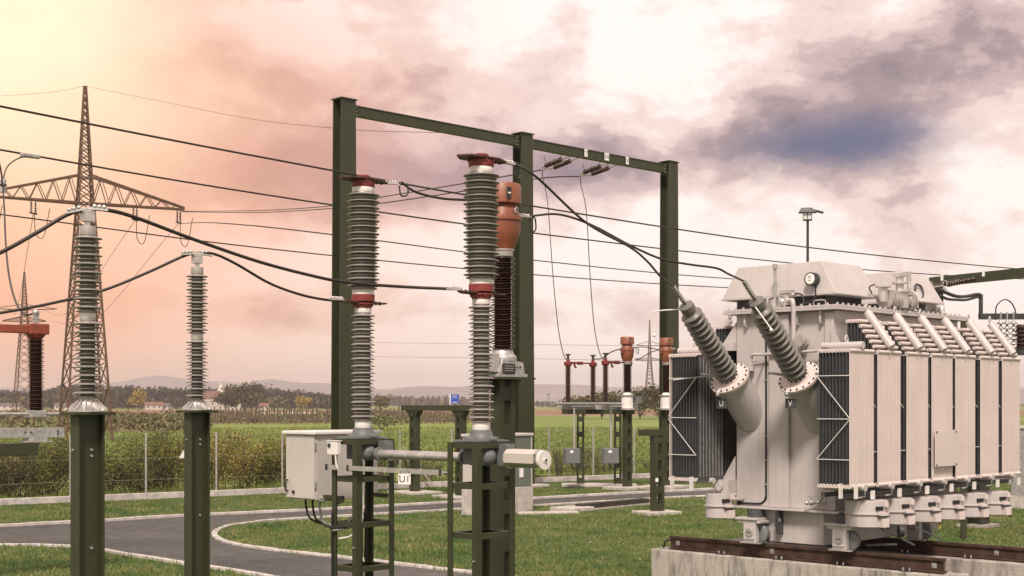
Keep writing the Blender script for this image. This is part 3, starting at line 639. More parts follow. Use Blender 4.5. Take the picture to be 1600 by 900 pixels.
# ------------------------------------------------------------------ post insulators on steel posts
def post_insulator(loc, label, lab2):
    s = thing('steel_post', label, 'post', (loc.x, loc.y, 0), A)
    MB().b2(-.095, -.083, -.055, .055, 0, 2.33).b2(.083, .095, -.055, .055, 0, 2.33).b2(-.083, .083, -.006, .006, 0, 2.33).build('column', green, s, bev=.003)
    MB().b2(-.145, .145, -.11, .11, 2.33, 2.352).build('cap_plate', green, s, bev=.003)
    for z in (2.10, 2.06, 1.45): MB().cyl((.02, -.006, z), (.02, -.02, z), .009, n=8).build('bolt', galv, s)
    for z in (2.10,): MB().cyl((-.095, .01, z), (-.106, .01, z), .008, n=8).build('bolt', galv, s)
    t = thing('post_insulator', lab2, 'insulator', (loc.x, loc.y, 2.352), A)
    mb = MB(); mb.lathe([(.125, 0), (.125, .010), (.105, .016), (.07, .045), (.055, .07), (.052, .095)], n=32)
    for k in range(14):
        a = 2*math.pi*k/14; mb.bar((.056*math.cos(a), .056*math.sin(a), .075), (.118*math.cos(a), .118*math.sin(a), .016), .010, .018)
    mb.build('base_flange', alu, t)
    MB().lathe(sheds(.09, .605, .045, .098, .70, 9), n=36).build('porcelain', porc, t)
    MB().lathe([(.05, .600), (.052, .605), (.052, .655), (.05, .66)], n=28).build('joint_collar', alu, t)
    MB().lathe(sheds(.655, 1.17, .045, .095, .70, 9), n=36).build('porcelain', porc, t)
    MB().lathe([(.052, 1.165), (.054, 1.17), (.054, 1.225), (.02, 1.228)], n=28).build('cap', alu, t)
    mb = MB(); mb.cyl((0, 0, 1.225), (0, 0, 1.255), .02); mb.box((0, 0, 1.285), (.07, .07, .055)); mb.box((0, 0, 1.325), (.075, .06, .02)); bolts(mb, (0, 0, 1.334), .028, 4, s=.008); mb.build('clamp_head', alu, t)
    return t
PA = P2(137, 9.1); PB = P2(308, 11.8)
pa = post_insulator(Vector(PA), 'thick green steel post at far left carrying the larger grey insulator', 'large grey shedded post insulator in front of the lattice tower')
pb = post_insulator(Vector(PB), 'green steel post second from the left, right of the thicker one', 'slimmer grey shedded post insulator standing free against the sky')
def clamp(parent, dirv, zc, drop0, drop1):
    """bolted twin conductor clamp: a tray along the cable with domed bolts"""
    mb = MB(); d = Vector(dirv).normalized(); mb.bar(-d*.13+Vector((0, 0, zc-drop0)), Vector((0, 0, zc)), .045, .016); mb.bar(Vector((0, 0, zc)), d*.13+Vector((0, 0, zc-drop1)), .045, .016)
    sd_ = Vector((-d.y, d.x, 0))
    for k in (-.115, -.085, -.055, .045, .075, .105):
        z = zc+.012-(drop0*(-k/.13) if k < 0 else drop1*k/.13)
        for s in (-1, 1): mb.sph(d*k+sd_*s*.014+Vector((0, 0, z+.004)), .016, 8)
    mb.build('cable_clamp', alu, parent)
Rot = Matrix.Rotation(-A, 3, 'Z')
clamp(pa, Rot @ Vector((.95, .25, 0)), 1.345, .035, .008)
clamp(pb, Rot @ Vector((.95, .4, 0)), 1.345, .015, .015)
# ------------------------------------------------------------------ circuit breakers
def breaker(loc, tag_l, frame_l):
    fr = thing('breaker_frame', frame_l, 'steel frame', (loc.x, loc.y, 0), A)
    a, b = .235, .185
    for sx in (-1, 1):
        for sy in (-1, 1):
            mb = MB(); x, y = sx*a, sy*b; mb.b2(x, x-sx*.062, y, y-sy*.008, 0, 2.07); mb.b2(x, x-sx*.008, y-sy*.008, y-sy*.062, 0, 2.07); mb.build('leg', green, fr)
    for z in (.42, .84, 1.26, 1.69, 2.045):
        mb = MB(); h = .05
        for sy in (-1, 1): mb.b2(-a+.009, a-.009, sy*(b-.009), sy*(b-.017), z-h/2, z+h/2); mb.b2(-a+.009, a-.009, sy*(b-.017), sy*(b-.06), z+h/2-.006, z+h/2)
        for sx in (-1, 1): mb.b2(sx*(a-.009), sx*(a-.017), -b+.018, b-.018, z-h/2, z+h/2); mb.b2(sx*(a-.017), sx*(a-.05), -b+.062, b-.062, z+h/2-.006, z+h/2)
        mb.build('rung', green, fr)
    MB().b2(-.02, .03, .04, .08, 0, 1.86).build('inner_column', green, fr)
    for z, sx in ((1.05, -1), (1.05, 1), (2.0, 1)): MB().cyl((sx*a, -b+.03, z), (sx*(a+.02), -b+.03, z), .009, n=8).build('bolt', galv, fr)
    t = thing('circuit_breaker', tag_l, 'circuit breaker', (loc.x, loc.y, 2.076), A)
    mb = MB(); mb.b2(-.20, .20, -.15, .15, 0, .014); mb.lathe([(.16, .014), (.16, .03), (.11, .04), (.095, .09), (.095, .10)], n=28); bolts(mb, (0, 0, .03), .135, 8, s=.012, h=.012)
    mb.build('base_plate', cast, t)
    mb = MB(); mb.b2(-.09, .09, -.12, .14, -.20, -.003); mb.sph((-.03, -.10, -.13), .085, 14); mb.sph((.0, .12, -.13), .085, 14)
    mb.add([(.06, -.27, -.21), (.16, -.27, -.21), (.16, -.12, -.21), (.06, -.12, -.21), (.04, -.27, -.02), (.14, -.27, -.02), (.14, -.12, -.02), (.04, -.12, -.02)], [(0, 3, 2, 1), (4, 5, 6, 7), (0, 1, 5, 4), (1, 2, 6, 5), (2, 3, 7, 6), (3, 0, 4, 7)])
    mb.build('mechanism_housing', cast, t)
    MB().lathe([(.078, .10), (.08, .105), (.08, .165), (.078, .17)], n=28).build('collar', white, t)
    MB().lathe(sheds(.168, 1.205, .068, .116, .66, 15), n=40).build('support_insulator', porc, t)
    MB().lathe([(.078, 1.203), (.08, 1.207), (.08, 1.245), (.078, 1.25)], n=28).build('collar', white, t)
    mb = MB(); mb.lathe([(.085, 1.25), (.085, 1.282), (.105, 1.284), (.105, 1.296)], n=30); mb.lathe([(.105, 1.312), (.112, 1.314), (.112, 1.375), (.108, 1.378)], n=30); bolts(mb, (0, 0, 1.28), .098, 8, s=.008, h=-.012); mb.build('middle_flange', red, t)
    mb = MB(); mb.add([(-.25, -.05, 1.297), (.25, -.06, 1.297), (.27, .03, 1.297), (.10, .12, 1.297), (-.12, .12, 1.297), (-.27, .02, 1.297)]+[(-.25, -.05, 1.311), (.25, -.06, 1.311), (.27, .03, 1.311), (.10, .12, 1.311), (-.12, .12, 1.311), (-.27, .02, 1.311)],
                [(5, 4, 3, 2, 1, 0), (6, 7, 8, 9, 10, 11)]+[(i, (i+1) % 6, 6+(i+1) % 6, 6+i) for i in range(6)])
    for x in (-.2, -.15, .15, .2): mb.cyl((x, -.01, 1.285), (x, -.01, 1.322), .010, n=6)
    mb.build('terminal_plate', bronze, t)
    MB().lathe([(.104, 1.378), (.106, 1.38), (.106, 1.425), (.104, 1.43)], n=30).build('collar', white, t)
    MB().lathe(sheds(1.428, 2.36, .108, .160, .62, 15), n=44).build('interrupter_insulator', porc, t)
    MB().lathe([(.104, 2.358), (.107, 2.362), (.107, 2.405), (.104, 2.41)], n=30).build('collar', white, t)
    mb = MB(); mb.lathe([(.110, 2.41), (.112, 2.413), (.112, 2.468), (.105, 2.475)], n=30); mb.lathe([(.062, 2.49), (.064, 2.494), (.064, 2.52), (.056, 2.526)], n=24); bolts(mb, (0, 0, 2.471), .12, 8, s=.010, h=-.014); mb.build('top_cap', red, t)
    mb = MB(); pl = [(-.28, .02), (-.22, -.10), (.10, -.13), (.27, -.05), (.30, .02), (.12, .13), (-.14, .13)]; mb.prism(pl, 2.476, 2.490)
    for x in (.17, .23): mb.cyl((x, 0, 2.462), (x, 0, 2.50), .010, n=6)
    mb.build('terminal_plate', bronze, t)
    return t, fr
RB = Vector((-.27, 12.1, 0)); LB = RB+V*1.62
bR, fR = breaker(RB, 'tall grey circuit breaker column with red flanges, the nearer and right one', 'green angle iron frame carrying the right circuit breaker')
bL, fL = breaker(LB, 'tall grey circuit breaker column with red flanges, the left one by the white cabinet', 'green angle iron frame carrying the left circuit breaker')
def term_clamp(parent, p, d, loop=True):
    d = Vector(d).normalized(); p = Vector(p); mb = MB(); mb.bar(p-d*.05, p+d*.09, .045, .02); sd_ = Vector((-d.y, d.x, 0))
    for k in (-.03, .0, .03, .06):
        for s in (-1, 1): mb.sph(p+d*k+sd_*s*.012+Vector((0, 0, .014)), .012, 8)
    mb.build('cable_clamp', alu, parent)
    if loop:
        q = p+d*.11; mb = MB(); mb.tube([q+Vector((0, 0, -.005)), q+d*.07+Vector((0, 0, -.01)), q+d*.075+Vector((0, 0, -.10)), q+d*.01+Vector((0, 0, -.115)), q-d*.01+Vector((0, 0, -.02))], .009, 8, 4); mb.build('earthing_loop', darkst, parent)
term_clamp(bR, (.33, 0, 2.49), (1, .1, 0)); term_clamp(bL, (.33, 0, 2.49), (1, -.5, 0))
term_clamp(bR, (-.30, -.0, 1.32), (-1, .1, 0), False); term_clamp(bL, (-.30, 0, 1.32), (-1, .1, 0), False)
# U and V axes pipe: link shaft between the breakers, hung between the two housings
def uvp(org, u, v, z): return Vector((org.x, org.y, 0))+U*u+V*v+Vector((0, 0, z))
t = thing('drive_shaft_tube', 'light grey horizontal tube linking the two circuit breaker housings', 'pipe', uvp(RB, 0, .2, 1.93), A)
mb = MB(); mb.cyl((0, .02, 0), (0, 1.17, 0), .042, n=20); mb.build('tube', alu, t)
for y in (.0, 1.16): MB().cyl((0, y, 0), (0, y+.03, 0), .065, n=20).build('flange', cast, t)
t = thing('damper_cover', 'white ribbed cylinder pointing right from the right breaker housing', 'cylinder', uvp(RB, .05, -.29, 1.93), A)
mb = MB(); mb.lathe([(.080, 0), (.086, .004), (.086, .02), (.072, .022), (.072, .40), (.074, .402)], ax=(0, -1, 0), n=12); mb.build('body', alu, t)
mb = MB(); mb.add([(-.085, -.02, .05), (.085, -.02, .05), (.085, -.37, .05), (-.085, -.37, .05), (-.05, -.02, .085), (.05, -.02, .085), (.05, -.37, .085), (-.05, -.37, .085)], [(0, 1, 2, 3), (7, 6, 5, 4), (0, 4, 5, 1), (2, 6, 7, 3), (1, 5, 6, 2), (3, 7, 4, 0)]); mb.b2(-.088, -.082, -.37, -.02, -.03, .05); mb.build('cover', wallm, t)
mb = MB(); mb.cyl((0, -.40, 0), (0, -.425, 0), .082, n=24); mb.cyl((0, -.425, 0), (0, -.437, 0), .018, n=10); mb.build('end_disc', white, t); MB().cyl((0, -.437, 0), (0, -.445, 0), .01, n=8).build('bolt', dark, t)
t = thing('cable_tray', 'thin pale horizontal cable tray between the two breaker frames', 'cable tray', uvp(RB, -.25, .19, 1.80), A)
mb = MB(); mb.b2(-.03, .03, 0, 1.66, -.003, 0); mb.b2(-.033, -.030, 0, 1.66, -.02, .025); mb.b2(.030, .033, 0, 1.66, -.02, .012); mb.build('tray', alu, t)
for y in (.02, 1.3, 1.62): MB().b2(-.038, -.034, y, y+.03, -.028, .032).build('strap', darkst, t)
sg = thing('sign_plate', 'white plate lettered U1 hanging beneath the pale cable tray', 'sign', uvp(RB, -.06, .44, 1.70), A)
sg.location = at(632, 748.5, 12.2); sg.rotation_euler = (0, 0, R(8))
MB().b2(-.055, .055, -.002, .002, -.048, .048).build('plate', signw, sg); text('U1', .082, 'lettering', ink, sg, (0, -.0035, -.002), (R(90), 0, 0))
for s in (-1, 1): MB().cyl((s*.046, -.002, .03), (s*.046, -.006, .03), .005, n=6).build('screw', dark, sg)
for s in (-1, 1): MB().bar((s*.04, .0, .048), (s*.03, .0, .075), .006).build('strap', darkst, sg)
# gauge box and hose on left frame
gb = thing('gauge_box', 'small cream instrument box with dark dial on the left breaker frame', 'gauge', uvp(LB, -.245, .105, 1.99), A)
MB().b2(-.055, .0, -.075, .075, -.07, .06).build('box', white, gb, bev=.008); MB().cyl((-.056, .035, .02), (-.062, .035, .02), .022, n=14).build('dial', darkst, gb); MB().b2(-.06, 0.01, -.08, .08, .06, .068).build('lid', white, gb, bev=.002)
wire([uvp(LB, -.29, .06, 1.92), uvp(LB, -.28, .04, 1.80), uvp(LB, -.22, -.05, 1.78), uvp(LB, -.14, -.14, 1.7), uvp(LB, -.13, -.14, 1.3), uvp(LB, -.18, -.05, 1.16), uvp(LB, -.23, .08, 1.12)], .009, 'pale hose dropping from the cream gauge box through the left frame', white, 'hose', 'hose')
# control cabinet left
NC = Vector((-1.92, 13.4, 0))
t = thing('control_cabinet', 'large light grey cabinet with door handle hung left of the circuit breakers', 'cabinet', (NC.x, NC.y, 1.465), A)
MB().b2(0.012, .80, 0, .465, 0, .64).build('body', cabm, t, bev=.006)
MB().b2(-.03, .84, -.03, .495, .64, .675).build('lid', white, t, bev=.008)
dr = MB().b2(-.006, .009, .006, .459, .012, .632).build('door', cabm, t, bev=.004)
MB().tube([(-.006, .425, .08), (-.035, .425, .085), (-.035, .425, .18), (-.006, .425, .185)], .008, 6, 3).build('handle', dark, dr); MB().cyl((-.007, .33, .07), (-.02, .33, .07), .016, n=12).build('lock', dark, dr)
for z in (.12, .50): MB().cyl((-.004, -.008, z), (-.004, -.008, z+.07), .009, n=8).build('hinge', galv, t)
for x, z in ((.05, .6), (.12, .025), (.6, .6), (.76, .03)): MB().cyl((x, -.001, z), (x, -.008, z), .008, n=8).build('screw', galv, t)
MB().b2(.05, .16, -.02, .0, -.01, .02).build('bracket', galv, t)
[MB().b2(x, x+.04, -.28, .02, .01, .05).build('mounting_bar', green, t) for x in (.10, .66)]
for i, (u, v) in enumerate(((.09, .26), (.13, .2), (.17, .14))):
    a0 = NC+U*u+V*v; e = LB+U*(-.24)+V*.1
    wire([(a0.x, a0.y, 1.475), (a0.x, a0.y, 1.40-.02*i), (a0.x+.04, a0.y-.02, 1.28-.02*i), (a0.x+.16, a0.y-.04, 1.22-.015*i), (e.x-.03, e.y, 1.225-.012*i), (e.x+.2, e.y+.05, 1.24)], .012, ['black cable bundle loop under the grey cabinet, outermost of three', 'black cable loop under the grey cabinet, middle of three', 'paler cable loop under the grey cabinet, innermost of three'][i], [dark, dark, galv][i], 'cable_loop', 'cable', 'cable loops under the grey cabinet')
wire([NC+U*.14+V*-.01+Vector((0, 0, 1.47)), NC+U*.3+V*-.06+Vector((0, 0, 1.455)), NC+U*.06+V*-.27+Vector((0, 0, 1.44)), NC+U*-.02+V*-.3+Vector((0, 0, 1.36)), NC+U*-.02+V*-.3+Vector((0, 0, .9)), NC+U*-.02+V*-.3+Vector((0, 0, .05))], .014, 'black cable running from the cabinet down the left frame leg', dark, 'cable_loop', 'cable')
wire([LB+U*-.2+V*.1+Vector((0, 0, 1.20)), LB+U*0+V*.05+Vector((0, 0, 1.36)), LB+U*.1+V*.08+Vector((0, 0, 1.28)), LB+U*.07+V*.05+Vector((0, 0, .9))], .016, 'short black cable arching inside the left breaker frame', dark, 'cable_loop', 'cable')
# ------------------------------------------------------------------ batten posts
def batten(mb, x0, x1, y0, y1, z0, z1, side='y', open_w=.45, pitch=.36, op=.22):
    """hollow column: two flanged channels joined by battens on the near -y face"""
    cx = (x0+x1)/2; w = (x1-x0); fw = w*(1-open_w)/2
    mb.b2(x0, x0+fw, y0, y1, z0, z1); mb.b2(x1-fw, x1, y0, y1, z0, z1)
    z = z0+.04
    while z < z1:
        mb.b2(x0+fw, x1-fw, y0+.004, y0+.014, z, min(z+pitch-op, z1)); mb.b2(x0+fw, x1-fw, y1-.014, y1-.004, z, min(z+pitch-op, z1)); z += pitch
    return mb
# ------------------------------------------------------------------ current transformers
def ct_support(loc, h, label, wid=.30, dep=.16, grp=None, pad=True):
    t = thing('lattice_post', label, 'post', (loc.x, loc.y, 0), A, grp)
    m_ = MB(); batten(m_, -wid/2, wid/2, -dep/2, dep/2, 0.06 if pad else 0, h-.02, pitch=.40, op=.25, open_w=.42); m_.build('column', green, t)
    mb = MB(); mb.b2(-.30, .30, -.20, .20, h-.02, h-.002)
    for s in (-1, 1): mb.add([(s*wid/2, -.006, h-.022), (s*.28, -.006, h-.022), (s*wid/2, -.006, h-.2), (s*wid/2, .006, h-.022), (s*.28, .006, h-.022), (s*wid/2, .006, h-.2)], [(0, 1, 2), (3, 5, 4), (0, 3, 4, 1), (1, 4, 5, 2), (2, 5, 3, 0)])
    mb.build('head_plate', green, t)
    if pad: MB().b2(-.5, .5, -.5, .5, 0, .09).build('footing', concl, t, bev=.01)
    return t
def ct(loc, z, label, grp, simple=False):
    t = thing('current_transformer', label, 'current transformer', (loc.x, loc.y, z), A, grp)
    if simple:
        MB().lathe([(.17, .05), (.17, .40), (.12, .44), (.10, .50)], n=24).build('tank', white, t)
        mb = MB(); mb.lathe([(.22, .0), (.22, .05)], n=24); mb.lathe([(.21, .40), (.21, .425)], n=24); mb.build('tank_flange', alu, t)
        MB().b2(.19, .42, -.2, .0, .18, .38).build('terminal_box', cast, t)
    else:
        mb = MB(); mb.b2(-.22, .22, -.16, .16, .0, .035); mb.add([(-.19, -.15, .035), (.19, -.15, .035), (.19, .15, .035), (-.19, .15, .035), (-.15, -.14, .20), (.17, -.14, .16), (.17, .14, .16), (-.15, .14, .20)], [(0, 3, 2, 1), (4, 5, 6, 7), (0, 1, 5, 4), (1, 2, 6, 5), (2, 3, 7, 6), (3, 0, 4, 7)]); mb.lathe([(.15, .17), (.15, .22), (.12, .25), (.105, .30)], n=26); mb.build('tank', galv, t, bev=.006)
        MB().b2(-.155, .02, -.168, -.152, .04, .145).build('nameplate', darkst, t); MB().b2(-.27, -.17, -.12, .04, .05, .25).build('terminal_box', alu, t, bev=.008)
        for k in range(3): MB().b2(-.14, -.005, -.1695, -.168, .065+k*.025, .072+k*.025).build('engraving', galv, t)
        for x in (.06, .11): MB().cyl((x, -.15, .11), (x, -.157, .11), .010, n=8).build('bolt', dark, t)
        MB().b2(.20, .40, -.01, .01, -.012, .0).build('earth_strap', darkst, t)
    MB().lathe(sheds(.30 if not simple else .50, 1.29, .085, .135, .8, 18 if not simple else 15), n=32).build('porcelain', brown, t)
    MB().lathe([(.105, 1.285), (.107, 1.29), (.107, 1.345), (.125, 1.35), (.125, 1.36)], n=28).build('collar', alu, t)
    mb = MB(); mb.lathe([(.12, 1.36), (.125, 1.38), (.16, 1.46), (.185, 1.55), (.19, 1.66), (.205, 1.665), (.205, 1.69), (.185, 1.695), (.175, 1.75), (.145, 1.82), (.14, 1.84)], n=32)
    mb.b2(-.235, .235, -.05, .05, 1.60, 1.655); bolts(mb, (0, 0, 1.69), .195, 12, s=.012, h=.012); mb.build('head', orange, t)
    mb = MB(); mb.lathe([(.185, 1.84), (.195, 1.845), (.195, 2.035), (.18, 2.055), (.10, 2.06)], n=32); mb.build('expansion_chamber', orange, t)
    MB().b2(-.125, -.06, -.188, -.18, 1.88, 2.0).build('level_gauge', darkst, t); MB().b2(-.112, -.073, -.192, -.188, 1.93, 1.945).build('gauge_mark', signw, t)
    mb = MB(); mb.tube([(.0, -.17, 1.74), (.03, -.20, 1.76), (.0, -.21, 1.79), (-.03, -.20, 1.76), (.0, -.17, 1.74)], .007, 6, 3); mb.build('lifting_eye', galv, t)
    mb = MB(); mb.b2(.18, .30, -.03, .03, 1.735, 1.75); mb.cyl((.18, 0, 1.62), (.25, 0, 1.62), .02, n=8)
    for k in range(5): 
        for s in (-1, 1): mb.sph((.24+k*.035, s*.016, 1.762), .014, 8)
    mb.b2(.22, .42, -.028, .028, 1.742, 1.752); mb.build('terminal', alu, t)
    MB().tube([(.42, 0, 1.75), (.50, 0, 1.74), (.51, 0, 1.62), (.44, 0, 1.60), (.42, 0, 1.73)], .009, 8, 4).build('earthing_loop', darkst, t)
    return t
CTP = LB+U*1.97+Vector((-.04, 0, 0))
ct_support(CTP, 2.686, 'tall green battened post right behind the right circuit breaker', .235, .14, pad=False)
ct(CTP, 2.686, 'near orange headed current transformer right behind the right circuit breaker', 'orange headed current transformers')
cA = Vector(P2(980, 38.8)); cB = Vector(P2(1041, 39.4))
ct_support(cA, 2.25, 'green battened post beneath the distant orange current transformer left of the far tower', .26, .15, 'battened posts of the far transformers')
ct(cA, 2.25, 'distant orange headed current transformer with white tank standing clear of the gantry column', 'orange headed current transformers', True)
ct_support(cB, 2.25, 'green battened post partly behind the T shaped support and left radiators', .26, .15, 'battened posts of the far transformers')
ct(cB, 2.25, 'distant orange current transformer in front of the right gantry column', 'orange headed current transformers', True)
# ------------------------------------------------------------------ gantry
def hcol(mb, x, y, w0, w1, d, z1, tf=.03):
    """tapered H column: flanges along x at both y faces, web between"""
    for sy in (-1, 1):
        y0 = y+sy*d/2; mb.add([(x-w0/2, y0, 0), (x+w0/2, y0, 0), (x+w0/2, y0-sy*tf, 0), (x-w0/2, y0-sy*tf, 0), (x-w1/2, y0, z1), (x+w1/2, y0, z1), (x+w1/2, y0-sy*tf, z1), (x-w1/2, y0-sy*tf, z1)], [(0, 1, 5, 4), (1, 2, 6, 5), (2, 3, 7, 6), (3, 0, 4, 7), (4, 5, 6, 7)] if sy < 0 else [(4, 5, 1, 0), (5, 6, 2, 1), (6, 7, 3, 2), (7, 4, 0, 3), (7, 6, 5, 4)])
    mb.add([(x-.012, y-d/2+tf, 0), (x+.012, y-d/2+tf, 0), (x+.012, y+d/2-tf, 0), (x-.012, y+d/2-tf, 0), (x-.012, y-d/2+tf, z1), (x+.012, y-d/2+tf, z1), (x+.012, y+d/2-tf, z1), (x-.012, y+d/2-tf, z1)], [(0, 1, 5, 4), (1, 2, 6, 5), (2, 3, 7, 6), (3, 0, 4, 7)])
g1 = Vector((-4.30, 35.3, 0)); g2 = Vector((.39, 39.7, 0)); g3 = Vector((5.07, 44.4, 0)); GZ = 10.2
gd = (g3-g1).normalized(); ga = math.atan2(gd.y, gd.x); LG = (g3-g1).length; L2_ = (g2-g1).length
GT = thing('steel_gantry', 'big green three legged steel portal gantry spanning the picture middle', 'gantry', g1, ga)
for x in (0, L2_, LG):
    mb = MB(); hcol(mb, x, 0, .62, .46, .36, GZ); mb.build('column', green, GT)
    MB().b2(x-.26, x+.26, -.22, .22, GZ, GZ+.03).build('cap', green, GT)
    MB().b2(x-.55, x+.55, -.55, .55, 0.01, .10).build('footing', concl, GT, bev=.02)
for x0, x1 in ((.26, L2_-.26), (L2_+.26, LG-.26)):
    mb = MB(); mb.b2(x0, x1, -.09, .09, GZ-.115, GZ-.09); mb.b2(x0, x1, -.09, .09, GZ-.36, GZ-.335); mb.b2(x0, x1, -.07, -.055, GZ-.335, GZ-.115); mb.build('beam', green, GT)
    for xe, sg_ in ((x0, 1), (x1, -1)):
        MB().b2(xe, xe+sg_*.02, -.13, .13, GZ-.42, GZ-.06).build('end_plate', green, GT)
        for zb_ in (.12, .22, .32): MB().cyl((xe+sg_*.06, -.055, GZ-zb_-.02), (xe+sg_*.06, -.10, GZ-zb_-.02), .018, n=6).build('bolt', galv, GT)
def ubeam(px):
    k = (px-800)/F; return (k*g1.y-g1.x)/(gd.x-k*gd.y)
for u_, tx in ((ubeam(911.5), 'T'), (ubeam(944), '2N'), (ubeam(976), 'X')):
    p = GT.matrix_basis @ Vector((u_, -.11, GZ-.20))
    sp = thing('phase_sign', {'T': 'small white T plate, leftmost of three on the gantry beam', '2N': 'small white 2N plate in the middle of the gantry beam', 'X': 'small white X plate, rightmost of three on the gantry beam'}[tx], 'sign', p, ga, 'letter plates on the gantry beam')
    MB().b2(-.10 if tx == '2N' else -.065, .10 if tx == '2N' else .065, -.004, .004, -.13, .10).build('plate', signw, sp); text(tx, .15, 'lettering', ink, sp, (0, -.006, -.02), (R(90), 0, 0))
    for s in (-1, 1): MB().bar((s*.05, .004, .10), (s*.05, .004, .135), .015).build('hook', galv, sp)
def strings(p0, p1, label):
    """a double tension insulator string from beam point p0 to yoke p1"""
    p0, p1 = Vector(p0), Vector(p1); d = (p1-p0); L_ = d.length; d.normalize(); sd_ = U*.20
    t = thing('tension_insulator', label, 'insulator', p0, 0, 'double tension insulator strings')
    for s in (-1, 1):
        q = sd_*s; mb = MB(); mb.lathe(sheds(L_*.30, L_*.88, .035, .075, 0, 12), q, d, 12); mb.build('insulator_string', brown, t)
        MB().cyl(q, q+d*L_*.31, .018, n=6).build('link', galv, t); MB().cyl(q+d*L_*.87, q+d*L_, .02, n=6).build('link', galv, t)
        mb = MB(); e = q+d*L_*.86; mb.tube([e, e+Vector((0, 0, .12)), e+Vector((-.05, 0, .2)), e+Vector((-.02, 0, .28))], .010, 5, 3); e = q+d*L_*.32; mb.tube([e, e+Vector((0, 0, .12)), e+Vector((.1, 0, .17))], .010, 5, 3); mb.build('arcing_horn', darkst, t)
    MB().bar(d*L_-sd_*1.1, d*L_+sd_*1.1, .05, .05).build('yoke', galv, t); MB().bar(d*L_, d*(L_+.35), .05).build('dead_end_clamp', galv, t)
    return p0+d*(L_+.35)
def gbeam(px_x):   # point on the beam underside at a given bay fraction
    return GT.matrix_basis @ Vector((px_x, 0, GZ-.37))
# leftward span to the tower: direction from beam to tower
ends = []
for px_, lab in ((897, 'double tension insulator on the gantry beam next to the middle column'), (958, 'double tension insulator on the gantry beam, the right one of the pair')):
    b0 = gbeam(ubeam(px_)); dirv = Vector((-.37, .93, .0)).normalized(); e = strings(b0, b0+dirv*2.1, lab); ends.append(e)
SP = 'slack spans from the tower to the gantry'
EA, EB = ends
wire([EA, at(722, 287, 50), at(590, 309, 56), at(515, 322, 62), at(400, 329, 74), tw(6.2, 14.9)], .022, 'upper slack conductor from the gantry insulator down to the tower arm tip', grp=SP)
wire([EB, at(841, 279, 46.5), at(722, 299, 51), at(592, 318, 56), at(515, 326, 62), at(400, 332, 76), tw(6.0, 14.85)], .022, 'lower slack conductor from the gantry insulator to the lattice tower', grp=SP)
wire([tw(0, 22.3), at(260, 160, 78), at(400, 187, 66), at(560, 203, 54), at(720, 209, 44), g2+Vector((0, 0, GZ-.3))], .010, 'thin earth wire from the tower peak to the middle gantry column', grp=None)
wire([tw(0, 22.3), at(60, 146, 84), at(-150, 158, 82)], .010, 'thin earth wire leaving the tower peak to the left')
for x, yy in ((-5.9, 14.1), (-3.1, 14.1), (3.1, 14.1), (5.9, 14.1)):
    e = T2P+Vector((x*.7, 0, 14.5 if abs(x) > 4 else 16.4)); s = tw(x, yy); m_ = (s+e)/2-Vector((0, 0, 3.2))
    wire([s, m_, e], .018, {-5.9: 'leftmost thin span between the two lattice towers', -3.1: 'second thin span from the left between the two lattice towers', 3.1: 'thin span running down left from the right half of the tower arm', 5.9: 'rightmost thin span running down from the tower arm tip'}[x], grp='thin spans between the towers')
wire([P2(-100, 201, 14.4), T2P+Vector((-3, 0, 14.4))], .02, 'far thin span leaving the distant left tower to the left', sub=1)
for z, yy in ((13.4, 540), (10.6, 562)):
    e = T3P+Vector((2.6, 0, z)); wire([at(560, yy-5, 300), at(800, yy-2, 280), T3P+Vector((-2.6, 0, z))], .03, 'faint far power line, %s one, reaching the slim distant tower' % ('upper' if z > 12 else 'lower'))
# ------------------------------------------------------------------ far disconnectors
DSO = []
def disconnector(pa_, pb_, label, plabel, boxlabel, px_pole, grp='far disconnectors'):
    d = (pb_-pa_); L_ = Vector((d.x, d.y, 0)).length; rz = math.atan2(d.y, d.x)
    t = thing('disconnector', label, 'disconnector', (pa_.x, pa_.y, 2.36), rz, grp)
    for x in (0, L_):
        MB().lathe(sheds(.10, 1.12, .055, .10, 0, 16), (x, 0, 0), n=16).build('insulator', brown, t)
        mb = MB(); mb.lathe([(.07, 1.12), (.11, 1.16), (.12, 1.25), (.05, 1.27), (.05, 1.34)], (x, 0, 0), n=16); mb.build('insulator_cap', red, t)
        MB().cyl((x, 0, 1.34), (x, 0, 1.47), .035, n=8).cyl((x, 0, 1.44), (x, 0, 1.48), .08, n=8).build('terminal', darkst, t)
        MB().b2(x-.18, x+.18, -.14, .14, .02, .10).build('bearing', galv, t)
    MB().b2(-.02, L_*.5-.03, -.035, .035, 1.20, 1.26).b2(L_*.5+.01, L_+.02, -.03, .03, 1.21, 1.25).b2(L_*.42, L_*.55, -.05, .05, 1.18, 1.27).build('contact_arm', red, t)
    MB().tube([(L_*.25, 0, 1.2), (L_*.28, 0, 1.12), (L_*.32, 0, 1.1)], .03, 6, 3).build('contact_horn', red, t)
    MB().b2(-.35, L_+.35, -.10, .10, -.10, .02).build('base_channel', galv, t)
    MB().cyl((-.75, -.16, .06), (L_+.2, -.16, .06), .035, n=8).cyl((-.1, -.2, -.02), (L_+.1, -.2, -.02), .02, n=8).build('linkage_rod', galv, t)
    return t
d1a, d1b = Vector(P2(887.5, 39.2)), Vector(P2(926.5, 40.0)); d2a, d2b = Vector(P2(946, 38.4)), Vector(P2(982, 39.4))
disconnector(d1a, d1b, 'far disconnector with two dark insulators and red arm, left one', '', '', 0)
disconnector(d2a, d2b, 'far disconnector with red arm running behind the orange current transformer', '', '', 0)
tb = thing('disconnector_table', 'green table frame carrying the far disconnectors on two battened legs', 'steel frame', P2(907, 40.3), R(-2))
LT = (965-907)/F*40.3
MB().b2(-.55, LT+.5, -.12, .12, 2.12, 2.26).build('beam', green, tb)
